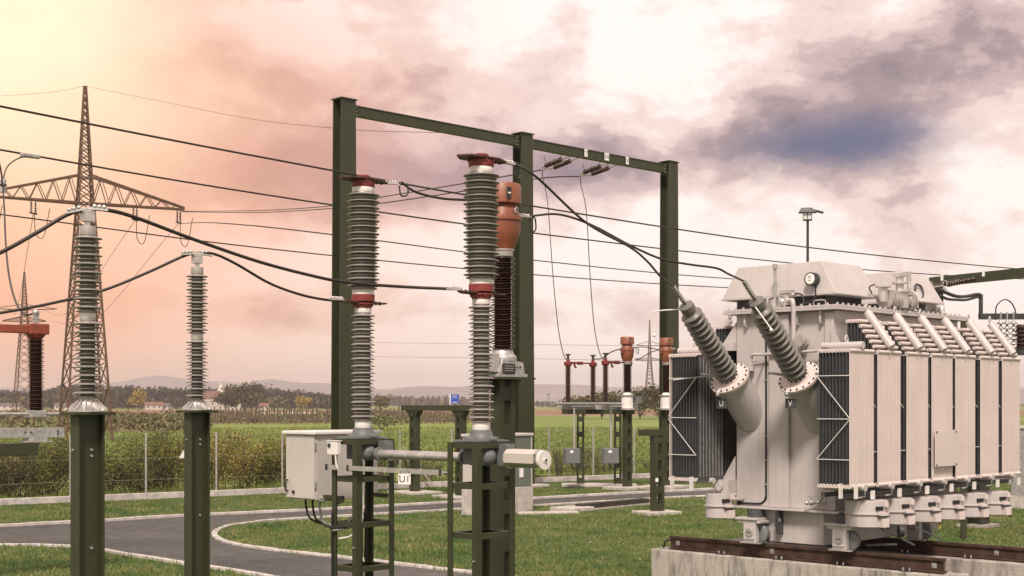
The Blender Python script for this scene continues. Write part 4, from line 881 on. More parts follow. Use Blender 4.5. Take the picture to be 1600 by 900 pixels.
for x in (0, LT):
    mb = MB(); batten(mb, x-.11, x+.11, -.09, .09, .06, 2.12, pitch=.45, op=.3); mb.build('leg', green, tb); MB().b2(x-.55, x+.55, -.5, .5, 0.01, .08).build('footing', concl, tb, bev=.01)
for i, (xp, bx, D) in enumerate(((897.5, 893, 39.0), (955, 953, 38.6))):
    t = thing('drive_box', ['small grey motor drive box with tall rod under the left far disconnector', 'small grey motor drive box with tall rod, right of the first one'][i], 'control box', P2(bx, D), R(20), 'drive boxes of the far disconnectors')
    z0 = 2.4-(724-632)/F*D; MB().b2(-.22, .22, -.13, .13, z0, z0+.43).build('box', cast, t, bev=.01); MB().b2(-.1, .0, -.136, -.131, z0+.3, z0+.37).build('label_plate', signw, t); MB().b2(-.21, .0, -.134, -.131, z0+.02, z0+.41).build('door', cast, t)
    x = (xp-bx)/F*D; MB().cyl((x, 0, z0+.43), (x, 0, 2.3), .03, n=8).build('drive_rod', alu, t); MB().tube([(.0, 0, z0), (.02, 0, z0-.12), (.22, .1, z0-.18), (.26, .2, z0-.1)], .018, 6, 4).build('cable', dark, t)
    MB().b2(.2, .30, .0, .2, z0+.1, z0+.3).build('bracket', green, t)
wire([EA, EA+Vector((.03, 0, -.3)), at(856, 320, 42.5), at(864, 430, 40.3), at(872, 510, 39.6), at(880, 552, 39.3), at(887, 565, 39.2)], .014, 'left thin vertical dropper from the gantry to the far disconnector', name='dropper_wire')
wire([EB, EB+Vector((.03, 0, -.3)), at(916, 330, 42.5), at(922, 430, 40), at(928, 505, 39), at(936, 548, 38.6), at(946, 567, 38.4)], .014, 'right thin vertical dropper from the gantry to the far disconnector', name='dropper_wire')
wire([at(926.5, 561, 40), at(940, 560, 39.5), at(955, 550, 39.2), at(970, 545, 38.9)], .016, 'short curved lead from disconnector terminal to the distant current transformer', name='jumper_wire')
wire([at(992, 543, 38.8), at(1005, 542, 39.2), at(1022, 545, 39.6), at(1034, 547, 39.4)], .014, 'thin lead between the two distant orange current transformers, upper one', name='jumper_wire')
wire([at(992, 561, 38.8), at(1000, 560, 39), at(1018, 550, 39.4), at(1034, 546, 39.4)], .014, 'thin drooping lead between the distant current transformers, lower one', name='jumper_wire')
# ------------------------------------------------------------------ bench support, T support, slabs, boxes
pb1, pb2 = Vector(P2(648, 37)), Vector(P2(720, 35.3)); d = pb2-pb1
t = thing('bench_support', 'empty green portal bench with two battened legs behind the breakers', 'steel frame', pb1, math.atan2(d.y, d.x)); LBn = d.length
for x in (0, LBn):
    mb = MB(); batten(mb, x-.13, x+.13, -.09, .09, .06, 2.22, pitch=.42, op=.27); mb.build('leg', green, t); MB().b2(x-.6, x+.6, -.5, .5, .005, .07).build('footing', concl, t, bev=.01)
    mb = MB(); mb.add([(x-.3, -.09, 2.24), (x+.3, -.09, 2.24), (x+.13, -.09, 2.08), (x-.13, -.09, 2.08), (x-.3, .09, 2.24), (x+.3, .09, 2.24), (x+.13, .09, 2.08), (x-.13, .09, 2.08)], [(3, 2, 1, 0), (4, 5, 6, 7), (0, 1, 5, 4), (2, 3, 7, 6), (1, 2, 6, 5), (3, 0, 4, 7)]); mb.build('head_bracket', green, t)
MB().b2(-.5, LBn+.55, -.12, .12, 2.24, 2.38).build('beam', green, t)
tp0 = Vector(P2(1027, 30)); t = thing('tee_support', 'short green T shaped support standing left of the transformer radiators', 'steel frame', tp0, R(25))
mb = MB(); batten(mb, -.13, .13, -.09, .09, .07, 1.72, pitch=.36, op=.22); mb.build('column', green, t); MB().b2(-.42, 1.0, -.10, .10, 1.72, 1.86).build('beam', green, t); MB().b2(-.45, .42, -.34, .34, .005, .08).build('footing', concl, t, bev=.01); MB().b2(-.10, -.03, -.096, -.091, .72, .80).build('tag_plate', signw, t)
# grey-green cabinet on concrete foot
kc = Vector(P2(742, 29.6)); t = thing('relay_cabinet', 'tall grey green cabinet on a pale concrete foot behind the right breaker', 'cabinet', kc, A)
MB().b2(0, 1.83, 0, .42, 0, .56).build('foot', concl, t, bev=.01); MB().b2(.02, 1.81, .02, .40, .56, 1.70).build('body', cabg, t); MB().b2(-.01, 1.84, -.01, .43, 1.70, 1.76).build('lid', cabm, t, bev=.01)
for x in (.02, .90, 1.78): MB().b2(x-.002, x+.03, .012, .019, .57, 1.70).build('trim', cabm, t)
MB().b2(.014, .019, .03, .39, .57, 1.69).build('side_door', cabm, t); MB().b2(1.40, 1.52, .008, .0185, .78, .98).build('notice', signw, t); MB().cyl((.62, .02, 1.1), (.62, -.01, 1.1), .02, n=8).build('lock', galv, t)
s1 = gp(893, 799); t = thing('concrete_slab', 'low pale concrete slab in the grass beside the grey green cabinet', 'slab', (s1.x, s1.y, 0), A); MB().b2(-.35, .45, -.3, .35, 0, .10).build('block', concl, t, bev=.02)
s2 = gp(850, 803); t = thing('concrete_strip', 'thin pale concrete paving strip running out from the cabinet foot', 'slab', (s2.x, s2.y, 0), R(12)); MB().b2(-.6, .75, -.15, .15, 0, .05).build('block', concl, t, bev=.01)
s3, s4 = gp(905, 798), gp(1008, 788); dd = s4-s3; t = thing('timber_beam', 'long dark timber beam lying on the grass beside the path', 'timber', (s3.x, s3.y, 0), math.atan2(dd.y, dd.x)); MB().b2(0, dd.length, -.12, .12, .01, .15).build('beam', timber, t, bev=.01); MB().b2(.02, dd.length, -.16, -.12, 0, .04).build('edging', concl, t)
# green column right behind the transformer
t = thing('steel_post', 'dark green H post standing behind the transformer fans at right', 'post', P2(1528, 27), A); mb = MB(); mb.b2(-.2, .2, -.15, -.12, 0, 3.0).b2(-.2, .2, .12, .15, 0, 3.0).b2(-.012, .012, -.12, .12, 0, 3.0); mb.build('column', green, t); MB().b2(-.3, .3, -.3, .3, 0, .06).build('footing', concl, t)
t = thing('relay_cabinet', 'grey cabinet just visible at the right edge beyond the radiators', 'cabinet', P2(1612, 32), A); MB().b2(-.5, .5, -.3, .3, 0, .3).build('foot', concl, t); MB().b2(-.48, .48, -.28, .28, .3, 1.85).build('body', galv, t, bev=.01); MB().b2(-.52, .52, -.32, .32, 1.85, 1.9).build('lid', cabm, t)
# ------------------------------------------------------------------ fence
FT = thing('mesh_fence', 'long chain link fence with pale posts on a concrete kerb in front of the hedge', 'fence', FA, math.atan2(FD.y, FD.x))
def fence():
    xs = [0]+[]; 
    def tpar(px):  # parameter along the fence where the image column px is met
        k = (px-800)/F; return (k*FA.y-FA.x)/(FD.x-k*FD.y)
    ts = [tpar(p) for p in (110, 228, 338, 441)]; st = (ts[-1]-ts[0])/3
    ts = [ts[0]-st*k for k in range(5, 0, -1)]+ts+[tpar(p) for p in (535, 625, 706, 782, 858, 927, 991)]
    while ts[-1] < 40: ts.append(ts[-1]+2.35)
    for tt in ts:
        MB().cyl((tt, 0, 0), (tt, 0, 1.68), .028, n=8).build('post', alu, FT)
    MB().b2(ts[0]-1, ts[-1]+1, -.06, .06, 0, .16).build('kerb', kerbm, FT, bev=.012)
    mb = MB(); z0, z1 = .17, 1.62; step = .075; H = z1-z0; x = ts[0]
    vs = []; fs = []; r = .0016
    def wr(a, b):
        o = len(vs); vs.extend([(a[0]-r, 0, a[1]), (a[0]+r, 0, a[1]), (a[0], r*1.7, a[1]), (b[0]-r, 0, b[1]), (b[0]+r, 0, b[1]), (b[0], r*1.7, b[1])]); fs.extend([(o, o+1, o+4, o+3), (o+1, o+2, o+5, o+4), (o+2, o, o+3, o+5)])
    while x < ts[-1]: wr((x, z0), (x+H, z1)); wr((x+H, z0), (x, z1)); x += step
    mb.add(vs, fs); mb.build('chain_link', darkst, FT)
    mb = MB()
    for z in (.5, 1.05, 1.6): mb.bar((ts[0], -.01, z), (ts[-1], -.01, z), .005)
    mb.build('tension_wire', galv, FT)
    i = 9+1; mb = MB(); mb.bar((tpar(625)+.95, -.3, .05), (tpar(625)+.1, 0, 1.2), .04); mb.build('brace', alu, FT)
    p = FT; tt = tpar(286); q = fpt(tt, -.03, 1.12)
    w_ = thing('warning_sign', 'tiny white triangular warning plate on the fence mesh', 'sign', q, math.atan2(FD.y, FD.x)); mb = MB(); mb.add([(-.12, -.01, -.1), (.12, -.01, -.1), (0, -.01, .11), (-.12, .0, -.1), (.12, .0, -.1), (0, .0, .11)], [(0, 1, 2), (5, 4, 3), (0, 3, 4, 1), (1, 4, 5, 2), (2, 5, 3, 0)]); mb.build('plate', signw, w_)
fence()
# ------------------------------------------------------------------ left disconnector (near, partly out of frame)
q = Vector(P2(56, 19)); t = thing('disconnector', 'near brown insulator disconnector with red arm at the left picture edge', 'disconnector', (q.x, q.y, 2.05), R(38))
MB().lathe(sheds(.27, 1.26, .075, .118, .72, 17), n=32).build('insulator', brown, t); MB().lathe([(.09, 1.26), (.12, 1.30), (.13, 1.33)], n=20).build('insulator_cap', red, t)
MB().b2(-3.0, .14, -.07, .07, 1.33, 1.44).build('contact_arm', redor, t, bev=.01); MB().b2(-.12, .15, -.12, .12, 1.315, 1.46).build('arm_head', redor, t, bev=.01)
mb = MB(); mb.cyl((0, 0, 1.46), (0, 0, 1.60), .03, n=10); 
for k in range(3): mb.box((0, 0, 1.49+k*.045), (.09, .06, .02))
mb.sph((.0, 0, 1.62), .05, 10); mb.build('terminal', galv, t)
MB().b2(-.12, .12, -.10, .10, .17, .27).build('bearing', galv, t, bev=.01); mb = MB(); mb.cyl((-2.8, -.05, .22), (-.12, -.05, .22), .022, n=8); mb.cyl((.12, -.05, .22), (.62, -.05, .22), .022, n=8); mb.build('linkage_rod', galv, t)
mb = MB(); mb.b2(-3, .36, -.10, -.085, -.10, .03).b2(-3, .36, -.085, .10, .015, .03).b2(-3, .36, -.085, .02, -.10, -.085); mb.build('base_channel', galv, t)
for x, z in ((.27, -.02), (.27, -.06), (-.1, -.03), (-.18, -.03)): MB().cyl((x, -.10, z), (x, -.112, z), .012, n=8).build('bolt', dark, t)
MB().b2(-.2, .2, -.12, .12, -.17, -.15).b2(-.13, .13, -.10, .10, -.15, -.10).build('seat_plate', galv, t)
t2 = thing('support_beam', 'short green steel beam ending under the left edge disconnector', 'steel frame', (q.x, q.y, 1.70), R(38)); MB().b2(-3.2, 0, -.12, .12, 0, .17).build('beam', green, t2, bev=.008); MB().b2(-1.8, -1.6, -.09, .09, -1.70, 0).build('leg', green, t2)
dt = q+Vector((0, 0, 3.66))
wire([at(47, 245, 30.3), at(30, 247, 29.6), at(12, 260, 28.5), at(5, 285, 27.0), at(7, 330, 25.5), at(9, 380, 24), at(14, 430, 22), at(24, 470, 20), at(38, 491, 19.2), dt], .016, 'slack dropper curving from the second conductor down to the left disconnector', name='dropper_wire')
wire([at(3, 292, 27), at(2, 270, 26.4), at(-8, 240, 26.2), at(-40, 215, 26)], .016, 'short second dropper lead curving out at the left picture edge', name='dropper_wire')
t = thing('line_connector', 'small clamp where the left dropper meets the second conductor', 'connector', at(47, 244, 30.3), R(45)); MB().b2(-.22, .22, -.05, .05, -.04, .05).build('body', galv, t, bev=.02)
for k in range(3): MB().cyl((-.14+k*.14, -.05, 0), (-.14+k*.14, -.075, 0), .02, n=6).build('bolt', galv, t)
t = thing('line_spacer', 'tall small spacer joining the two left dropper leads', 'connector', at(4, 288, 27), 0); MB().b2(-.06, .06, -.04, .04, -.16, .1).build('body', galv, t, bev=.01); MB().b2(-.07, .07, -.05, .05, -.03, 0).build('band', darkst, t)
# ------------------------------------------------------------------ yard lamp
t = thing('yard_lamp', 'dark floodlight lamp with slanted hood on a thin pole behind the transformer', 'lamp', P2(1262, 40, 3.05), R(-10)); t.scale = (.62, .62, .62)
MB().cyl((0, 0, -4.92), (0, 0, 7.6), .075, .06, n=10).build('pole', darkst, t); MB().add([(-.42, -.3, 7.95), (.42, -.3, 7.95), (.42, .3, 7.95), (-.42, .3, 7.95), (-.3, -.2, 8.16), (.15, -.2, 8.16), (.15, .2, 8.16), (-.3, .2, 8.16)], [(0, 3, 2, 1), (4, 5, 6, 7), (0, 1, 5, 4), (1, 2, 6, 5), (2, 3, 7, 6), (3, 0, 4, 7)]).build('hood', darkst, t)
MB().b2(-.20, .16, -.16, .16, 7.62, 7.94).build('lens', glass, t); mb = MB()
for s in (-.22, -.02, .18): mb.bar((s, -.17, 7.62), (s, -.17, 7.95), .03)
mb.b2(-.22, .2, -.18, .18, 7.58, 7.62); mb.build('frame', darkst, t); MB().bar((.1, 0, 8.1), (.72, 0, 7.92), .5, .04, up=(0, 0, 1)).build('visor', darkst, t)
# ------------------------------------------------------------------ far right gantry beam
e0, e1 = at(1462, 440, 61), at(1660, 425, 55.2); dd = e1-e0
t = thing('steel_gantry', 'green gantry beam running out of the picture behind the transformer at right', 'gantry', (e0.x, e0.y, 0), math.atan2(dd.y, dd.x)); LL = Vector((dd.x, dd.y, 0)).length
MB().b2(-.3, LL, -.10, .10, e0.z-.22, e0.z+.2).build('beam', green, t); mb = MB(); hcol(mb, -.2, .3, .5, .4, .34, e0.z+.2); mb.build('column', green, t)
for x in (.4, 1.35*2): MB().b2(x, x+.14, -.12, -.105, e0.z+.0, e0.z+.28).build('letter_plate', signw, t)
for i, x in enumerate((1.1, 1.9)):
    t_ = thing('tension_insulator', ['dark tension insulator under the right gantry beam, left one', 'dark tension insulator under the right gantry beam, right one'][i], 'insulator', (e0.x, e0.y, e0.z-.1), math.atan2(dd.y, dd.x), 'tension insulators at the right gantry')
    MB().lathe(sheds(0, 1.3, .07, .12, 0, 11), (x+.7, -.4, .0), (-1, -.3, -.15), 12).build('insulator_string', brown, t_); MB().tube([(x-.55, -.9, -.35), (x-.6, -.95, -.1), (x-.5, -.9, 0), (x-.45, -.85, -.15), (x-.55, -.9, -.35)], .018, 6, 4).build('arcing_ring', alu, t_)
    MB().bar((x-.6, -.9, -.2), (x-1.4, -1.1, -.28), .06).build('clamp', alu, t_)
# ------------------------------------------------------------------ transformer plinths, rails, pit
def tpt(u, v, z=0): return TX0+U*u+V*v+Vector((0, 0, z))
sheet('oil_pit_floor', [tuple(tpt(u, v)[:2]) for u, v in ((.8, 3.3), (.8, -3.0), (5.0, -3.0), (5.0, 3.3))], .018, m_dirt)
t = thing('concrete_plinth', 'near stained concrete plinth wall under the front transformer rail', 'plinth', tpt(0, 0), A)
MB().b2(.42, .80, -1.04, 3.2, 0, .50).build('wall', conc, t, bev=.015)
t = thing('concrete_plinth', 'rear stained concrete plinth wall under the back transformer rail', 'plinth', tpt(0, 0), A)
MB().b2(2.12, 2.55, -5, 3.2, 0, .50).build('wall', conc, t, bev=.015)
def rail(u, v0, v1, label):
    t = thing('rail', label, 'rail', tpt(u, 0, .51), A, 'transformer rails'); mb = MB()
    mb.b2(-.065, .065, v0, v1, 0, .018).b2(-.01, .01, v0, v1, .018, .13).b2(-.035, .035, v0, v1, .13, .165); mb.build('rail_bar', rust, t, bev=.004)
    v = v0+.35; k = 0
    while v < v1-.1:
        MB().b2(-.12, .12, v, v+.14, -.012, -.001).build('base_plate', darkst, t)
        for s in (-1, 1):
            for q in (.03, .11): MB().cyl((s*.09, v+q, 0), (s*.09, v+q, .035), .012, n=6).build('clip_bolt', galv, t)
        v += .85
    for v in (v0+.12, (v0+v1)/2+.35, v1-.12): MB().b2(-.013, -.0105, v-.03, v+.03, .05, .11).cyl((-.013, v, .08), (-.024, v, .08), .012, n=6).build('joint_plate', galv, t)
    return t
rail(.57, -.86, 2.98, 'near brown steel rail on the front plinth below the wheels')
rail(2.32, -5, 2.98, 'rear brown steel rail on the back plinth running out right')
wire([tpt(.57, 2.98, .62), tpt(.56, 3.06, .60), tpt(.56, 3.1, .51)], .012, 'short black earth cable at the left rail end', dark, 'earth_cable', n=6)
wire([tpt(1.9, -1.6, .55), tpt(1.9, -1.7, .50), tpt(1.95, -1.95, .5), tpt(2.0, -2.1, .52)], .012, 'black cable loop lying by the rear plinth wall', dark, 'earth_cable')
# ------------------------------------------------------------------ the transformer
T = thing('power_transformer', 'huge light grey power transformer with radiators and two tilted bushings', 'transformer', TX0, A)
u0, u1, v0, v1, zb, zt = .6, 3.75, .55, 1.97, 1.13, 3.53
MB().b2(u0, u1, v0, v1, zb, zt).build('tank', tp, T, bev=.012)
mb = MB(); mb.b2(u0-.12, u1+.10, v0-.10, v1+.12, zt, zt+.028).b2(u0-.11, u1+.09, v0-.09, v1+.11, zt+.031, zt+.06); mb.build('cover_flange', tp, T, bev=.003)
fb0 = None
for x, y in [(u0-.05+.125*k, v0-.06) for k in range(26)]+[(u0-.05+.25*k, v1+.08) for k in range(13)]+[(u0-.075, v0+.06+.12*k) for k in range(12)]:
    if fb0 is None: fb0 = MB().cyl((0, 0, 0), (0, 0, .024), .015, n=6).build('flange_bolt', alu, T); fb0.location = (x, y, zt+.061)
    else: o_ = fb0.copy(); COL.objects.link(o_); o_.parent = T; o_.location = (x, y, zt+.061)
mb = MB(); mb.b2(u0-.12, u1+.1, v0-.12, v1+.14, zb-.025, zb); mb.build('base_flange', tp, T, bev=.003)
MB().b2(u0-.055, u0-.001, 1.17, 1.45, zb+.002, zt-.03).build('stiffener', tp, T, bev=.008)
MB().b2(u0-.04, u0-.001, v0-.0, v0+.12, zb+.3, zt-.03).build('stiffener', tp, T, bev=.008)
mb = MB(); mb.tube([(u0-.008, 1.52, zt-.03), (u0-.008, 1.52, zt-.3), (u0-.008, 1.52, zb+.3), (u0-.008, 1.525, zb+.12), (u0-.008, 1.58, zb+.045), (u0-.008, 1.68, zb+.03), (u0-.008, 1.95, zb+.03)], .013, 6, 4); mb.build('cable_conduit', dark, T)
for z in (1.4, 1.7, 2.0, 2.7, 3.0, 3.3): MB().b2(u0-.02, u0-.001, 1.505, 1.54, z, z+.015).build('cable_clip', galv, T)
# horizontal frame beam left (radiator carrier) and gusset
mb = MB(); mb.b2(u0-.05, u0+.25, v1+.002, v1+.30, 3.08, 3.18); mb.build('carrier_beam', tp, T)
mb = MB(); mb.add([(u0, v1+.002, 3.18), (u0, v1+.2, 3.18), (u0, v1+.002, 3.44), (u0+.012, v1+.002, 3.18), (u0+.012, v1+.2, 3.18), (u0+.012, v1+.002, 3.44)], [(0, 2, 1), (3, 4, 5), (0, 1, 4, 3), (1, 2, 5, 4), (2, 0, 3, 5)]); mb.build('gusset', tp, T)
mb = MB(); mb.add([(u0-.1, v0-.002, 3.0), (u0-.1, v0-.2, 3.0), (u0-.1, v0-.002, 3.35), (u0-.088, v0-.002, 3.0), (u0-.088, v0-.2, 3.0), (u0-.088, v0-.002, 3.35)], [(0, 1, 2), (3, 5, 4), (0, 3, 4, 1), (1, 4, 5, 2), (2, 5, 3, 0)]); mb.build('gusset', tp, T)
mb = MB(); mb.b2(u0-.12, u0-.002, v1-.12, v1+.02, 1.20, 1.23); mb.b2(u0-.18, u0+.05, v1+.004, v1+.22, 1.28, 1.45); mb.add([(u0-.02, v1+.004, 1.45), (u0-.02, v1+.2, 1.45), (u0-.02, v1+.004, 1.75), (u0-.008, v1+.004, 1.45), (u0-.008, v1+.2, 1.45), (u0-.008, v1+.004, 1.75)], [(0, 2, 1), (3, 4, 5), (0, 1, 4, 3), (1, 2, 5, 4), (2, 0, 3, 5)]); mb.cyl((u0-.18, v1+.12, 1.365), (u0-.22, v1+.12, 1.365), .05, n=16); mb.build('jacking_bracket', tp, T, bev=.004)
# lower skirt box, lug plate
MB().b2(u0+.02, u1-.2, .72, 1.72, .70, zb-.026).build('bottom_box', tp, T, bev=.01)
mb = MB(); mb.add([(u0-.15, 1.30, zb-.026), (u0-.15, 1.30, .93), (u0-.08, 1.30, .80), (u0+.02, 1.30, .80), (u0+.02, 1.30, zb-.026), (u0-.15, 1.285, zb-.026), (u0-.15, 1.285, .93), (u0-.08, 1.285, .80), (u0+.02, 1.285, .80), (u0+.02, 1.285, zb-.026)], [(0, 1, 2, 3, 4), (9, 8, 7, 6, 5), (0, 5, 6, 1), (1, 6, 7, 2), (2, 7, 8, 3)]); mb.build('pulling_lug', tpd, T); MB().cyl((u0-.07, 1.284, .98), (u0-.07, 1.278, .98), .025, n=16).build('lug_hole', alu, T)
# bogies
def bogie(u, v):
    t_ = MB(); t_.b2(u-.13, u+.16, v-.16, v+.16, .935, .97); t_.b2(u-.15, u+.12, v-.12, v+.20, .972, 1.0); t_.build('bogie_plate', tp, T, bev=.004); b = MB(); b.lathe([(.11, 1.0), (.11, zb-.028)], (u+.02, v, 0), n=24); b.build('bogie_collar', tpd, T)
    bo = MB(); bo.b2(u-.13, u-.05, v-.09, v+.09, .70, .935); bo = bo.build('bogie', tp, T, bev=.006)
    w = MB(); w.lathe([(.055, 0), (.12, .002), (.13, .01), (.13, .035), (.112, .04), (.112, .105), (.05, .108)], (u-.045, v-.07, .80), (1, 0, 0), 28); w.build('wheel', cast, bo)
    c = MB(); c.cyl((u-.131, v, .82), (u-.145, v, .82), .052, n=20); c.build('axle_cap', alu, bo); 
    for s in (-1, 1): MB().cyl((u-.1455, v+s*.018, .82), (u-.1475, v+s*.018, .82), .011, n=8).build('axle_bolt', dark, bo)
    MB().b2(u-.145, u-.131, v-.08, v+.08, .73, .745).b2(u-.16, u-.10, v-.17, v+.12, .685, .70).build('wheel_guard', alu, bo)
bogie(.52, 1.63); bogie(.52, .375); bogie(2.3, 1.63); bogie(2.3, .375)
for (a_, b_) in (((.75, .3, 1.05), (1.3, -.1, .72)), ((1.5, .3, 1.05), (1.9, -.15, .74)), ((.7, .2, .74), (1.05, -.0, .74))): MB().bar(a_, b_, .05, .02).build('strut', tpd, T)
# hoods
def hood(ua, ub, va, vb, z, ta, tb_, va2, vb2, h, lab=None):
    mb = MB(); mb.add([(ua, va, z), (ub, va, z), (ub, vb, z), (ua, vb, z), (ta, va2, z+h), (tb_, va2, z+h), (tb_, vb2, z+h), (ta, vb2, z+h)], [(0, 3, 2, 1), (4, 5, 6, 7), (0, 1, 5, 4), (1, 2, 6, 5), (2, 3, 7, 6), (3, 0, 4, 7)]); o = mb.build('hood', tp, T, lab, bev=.008)
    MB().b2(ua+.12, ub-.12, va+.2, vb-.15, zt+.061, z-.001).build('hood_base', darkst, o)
    MB().b2(ua-.012, ub+.012, va-.012, vb+.012, z-.012, z-.0005).build('rim', tp, o); return o
h1 = hood(.78, 1.85, .65, 2.32, 3.75, .86, 1.88-.08, .9, 2.12, .41)
h2 = hood(2.57, 3.36, .56, 2.2, 3.75, 2.66, 3.46, .86, 2.0, .40)
mb = MB(); mb.tube([(1.55, .60, 3.78), (1.52, .62, 3.86), (1.62, .60, 3.9)], .010, 5, 3); mb.build('hook', darkst, h1)
mb = MB(); mb.tube([(2.78, .60, 3.77), (2.92, .63, 3.84), (2.95, .67, 3.95), (2.85, .69, 3.98), (2.76, .66, 3.90)], .018, 6, 4); mb.build('lifting_hook', tpd, h2)
# dial gauge on hood 1 : image (1255,436)
mb = MB(); mb.cyl((.80, .96, 3.93), (.70, .96, 3.93), .082, n=28); g_ = mb.build('dial_gauge', darkst, T); MB().lathe([(.066, 0), (.060, .004)], (.6995, .96, 3.93), (-1, 0, 0), 28).build('dial_face', signw, g_)
for z in (-.02, .01, .03): MB().b2(.6945, .6948, .945, .985, 3.93+z, 3.937+z).build('dial_mark', ink, g_)
MB().tube([(.78, .93, 3.86), (.76, .92, 3.74), (.73, .93, 3.68), (.66, 1.05, 3.62)], .009, 6, 4).build('gauge_cable', dark, T)
# thin tall breather tube etc. at image x 1197, 1225
mb = MB(); mb.cyl((.64, 1.42, 3.60), (.64, 1.42, 4.08), .018, n=12); mb.cyl((.64, 1.42, 4.08), (.64, 1.42, 4.14), .030, n=12); mb.build('breather_tube', galv, T)
mb = MB(); mb.cyl((.62, 1.42, 3.60), (.62, 1.42, 3.70), .05, n=12).cyl((.60, 1.23, 3.62), (.60, 1.23, 3.74), .045, n=14).cyl((.60, 1.32, 3.60), (.60, 1.32, 3.76), .03, n=12).cyl((.60, 1.16, 3.66), (.60, 1.30, 3.66), .045, n=14).cyl((.60, 1.1, 3.74), (.60, 1.34, 3.74), .03, n=10).b2(.56, .64, 1.14, 1.30, 3.76, 3.80).cyl((.60, 1.50, 3.60), (.60, 1.50, 3.72), .022, n=8).cyl((.60, 1.46, 3.72), (.60, 1.55, 3.72), .012, n=8).sph((.60, 1.28, 3.66), .055); mb.build('buchholz_relay', alu, T)
MB().tube([(.60, 1.14, 3.76), (.60, 1.02, 3.74), (.58, .97, 3.66), (.55, .98, 3.60)], .010, 6, 4).build('relay_cable', dark, T)
mb = MB(); mb.tube([(.57, 1.18, 3.66), (.52, 1.10, 3.67), (.48, 1.06, 3.64), (.48, 1.05, 3.55), (.48, 1.05, 3.45)], .028, 10, 5); mb.cyl((.48, 1.05, 3.46), (.48, 1.05, 2.86), .028, n=12); mb.build('oil_pipe', tp, T, label='white bent oil pipe down the tank front')
mb = MB(); mb.tube([(.54, 1.72, 2.90), (.54, 1.70, 2.98), (.52, 1.66, 3.02), (.52, 1.50, 3.02), (.50, 1.2, 3.03), (.50, .80, 3.04), (.50, .70, 3.04), (.50, .68, 2.98), (.50, .68, 2.90)], .018, 8, 4); mb.cyl((.50, .68, 2.84), (.50, .68, 2.90), .05, n=12).cyl((.54, 1.72, 2.82), (.54, 1.72, 2.90), .05, n=12); mb.build('gas_pipe', tp, T)
mb = MB(); mb.cyl((.58, .95, 3.16), (.44, .95, 3.16), .05, n=16).cyl((.50, .95, 3.16), (.48, .95, 3.16), .085, n=20).cyl((.44, .95, 3.16), (.42, .95, 3.16), .07, n=20).cyl((.48, 1.05, 3.16), (.48, .9, 3.16), .03, n=10); mb.build('valve', alu, T)
for v in (.72, 1.05, 1.80): 
    MB().tube([(u0-.06, v, zt-.002), (u0-.06, v, zt-.13), (u0-.03, v, zt-.16), (u0-.002, v, zt-.16)], .016, 6, 3).build('lifting_lug', tp, T)
mb = MB(); mb.tube([(.70, .75, 3.59), (.70, .75, 3.66), (.70, .90, 3.66), (.70, .90, 3.59)], .007, 6, 3); mb.build('handle', alu, T)
# small valves low on tank front (image 1250-1280, 770)
mb = MB(); mb.cyl((.55, .80, 1.22), (.42, .80, 1.22), .022, n=10).cyl((.50, .62, 1.25), (.50, .84, 1.22), .018, n=8).sph((.47, .80, 1.22), .035).sph((.47, .70, 1.235), .03).cyl((.47, .80, 1.22), (.47, .80, 1.30), .010, n=6).cyl((.47, .76, 1.30), (.47, .84, 1.30), .008, n=6).b2(.46, .52, .66, .74, 1.27, 1.33).sph((.42, .83, 1.22), .026); mb.build('drain_valve', alu, T)
# equipment between hoods (image 1370-1430, 430-480)
mb = MB(); mb.cyl((2.1, .52, 3.62), (2.1, .52, 3.82), .11, n=20).cyl((2.1, .52, 3.82), (2.1, .52, 3.84), .14, n=20).cyl((2.1, .52, 3.84), (2.1, .52, 3.93), .05, n=14).cyl((2.1, .52, 3.93), (2.1, .52, 3.95), .10, n=20).cyl((2.1, .52, 3.95), (2.1, .52, 4.02), .05, n=14).b2(2.03, 2.17, .46, .58, 4.02, 4.06).cyl((1.75, .52, 3.72), (2.35, .52, 3.72), .08, n=20)
for x in (1.72, 1.80, 1.88, 1.97, 2.28, 2.34): mb.cyl((x, .52, 3.72), (x+.025, .52, 3.72), .12, n=22)
mb.cyl((2.30, .50, 3.84), (2.30, .50, 4.10), .028, n=12).cyl((2.30, .50, 3.80), (2.30, .50, 3.84), .06, n=14).cyl((1.68, .52, 3.68), (1.68, .52, 3.86), .06, n=14).cyl((1.68, .52, 3.86), (1.68, .52, 3.88), .10, n=14); mb.build('conservator_valve', alu, T)
MB().tube([(2.2, .48, 3.64), (2.35, .46, 3.66), (2.5, .46, 3.6), (2.5, .45, 3.56)], .012, 6, 4).build('valve_cable', dark, T)
mb = MB(); mb.lathe([(.04, -.05), (.12, -.04), (.13, 0), (.13, .05), (.12, .09), (.04, .10)], (3.62, .85, 3.72), (1, -.4, 0), 24); mb.tube([(3.58, .7, 3.6), (3.58, .7, 3.70), (3.64, .75, 3.76)], .04, 10, 4); mb.cyl((3.62, .85, 3.84), (3.62, .85, 3.90), .02, n=8); mb.build('pressure_relief', alu, T)
MB().b2(2.62, 2.75, .60, .61, 3.62, 3.72).build('arrow_plate', signw, T)
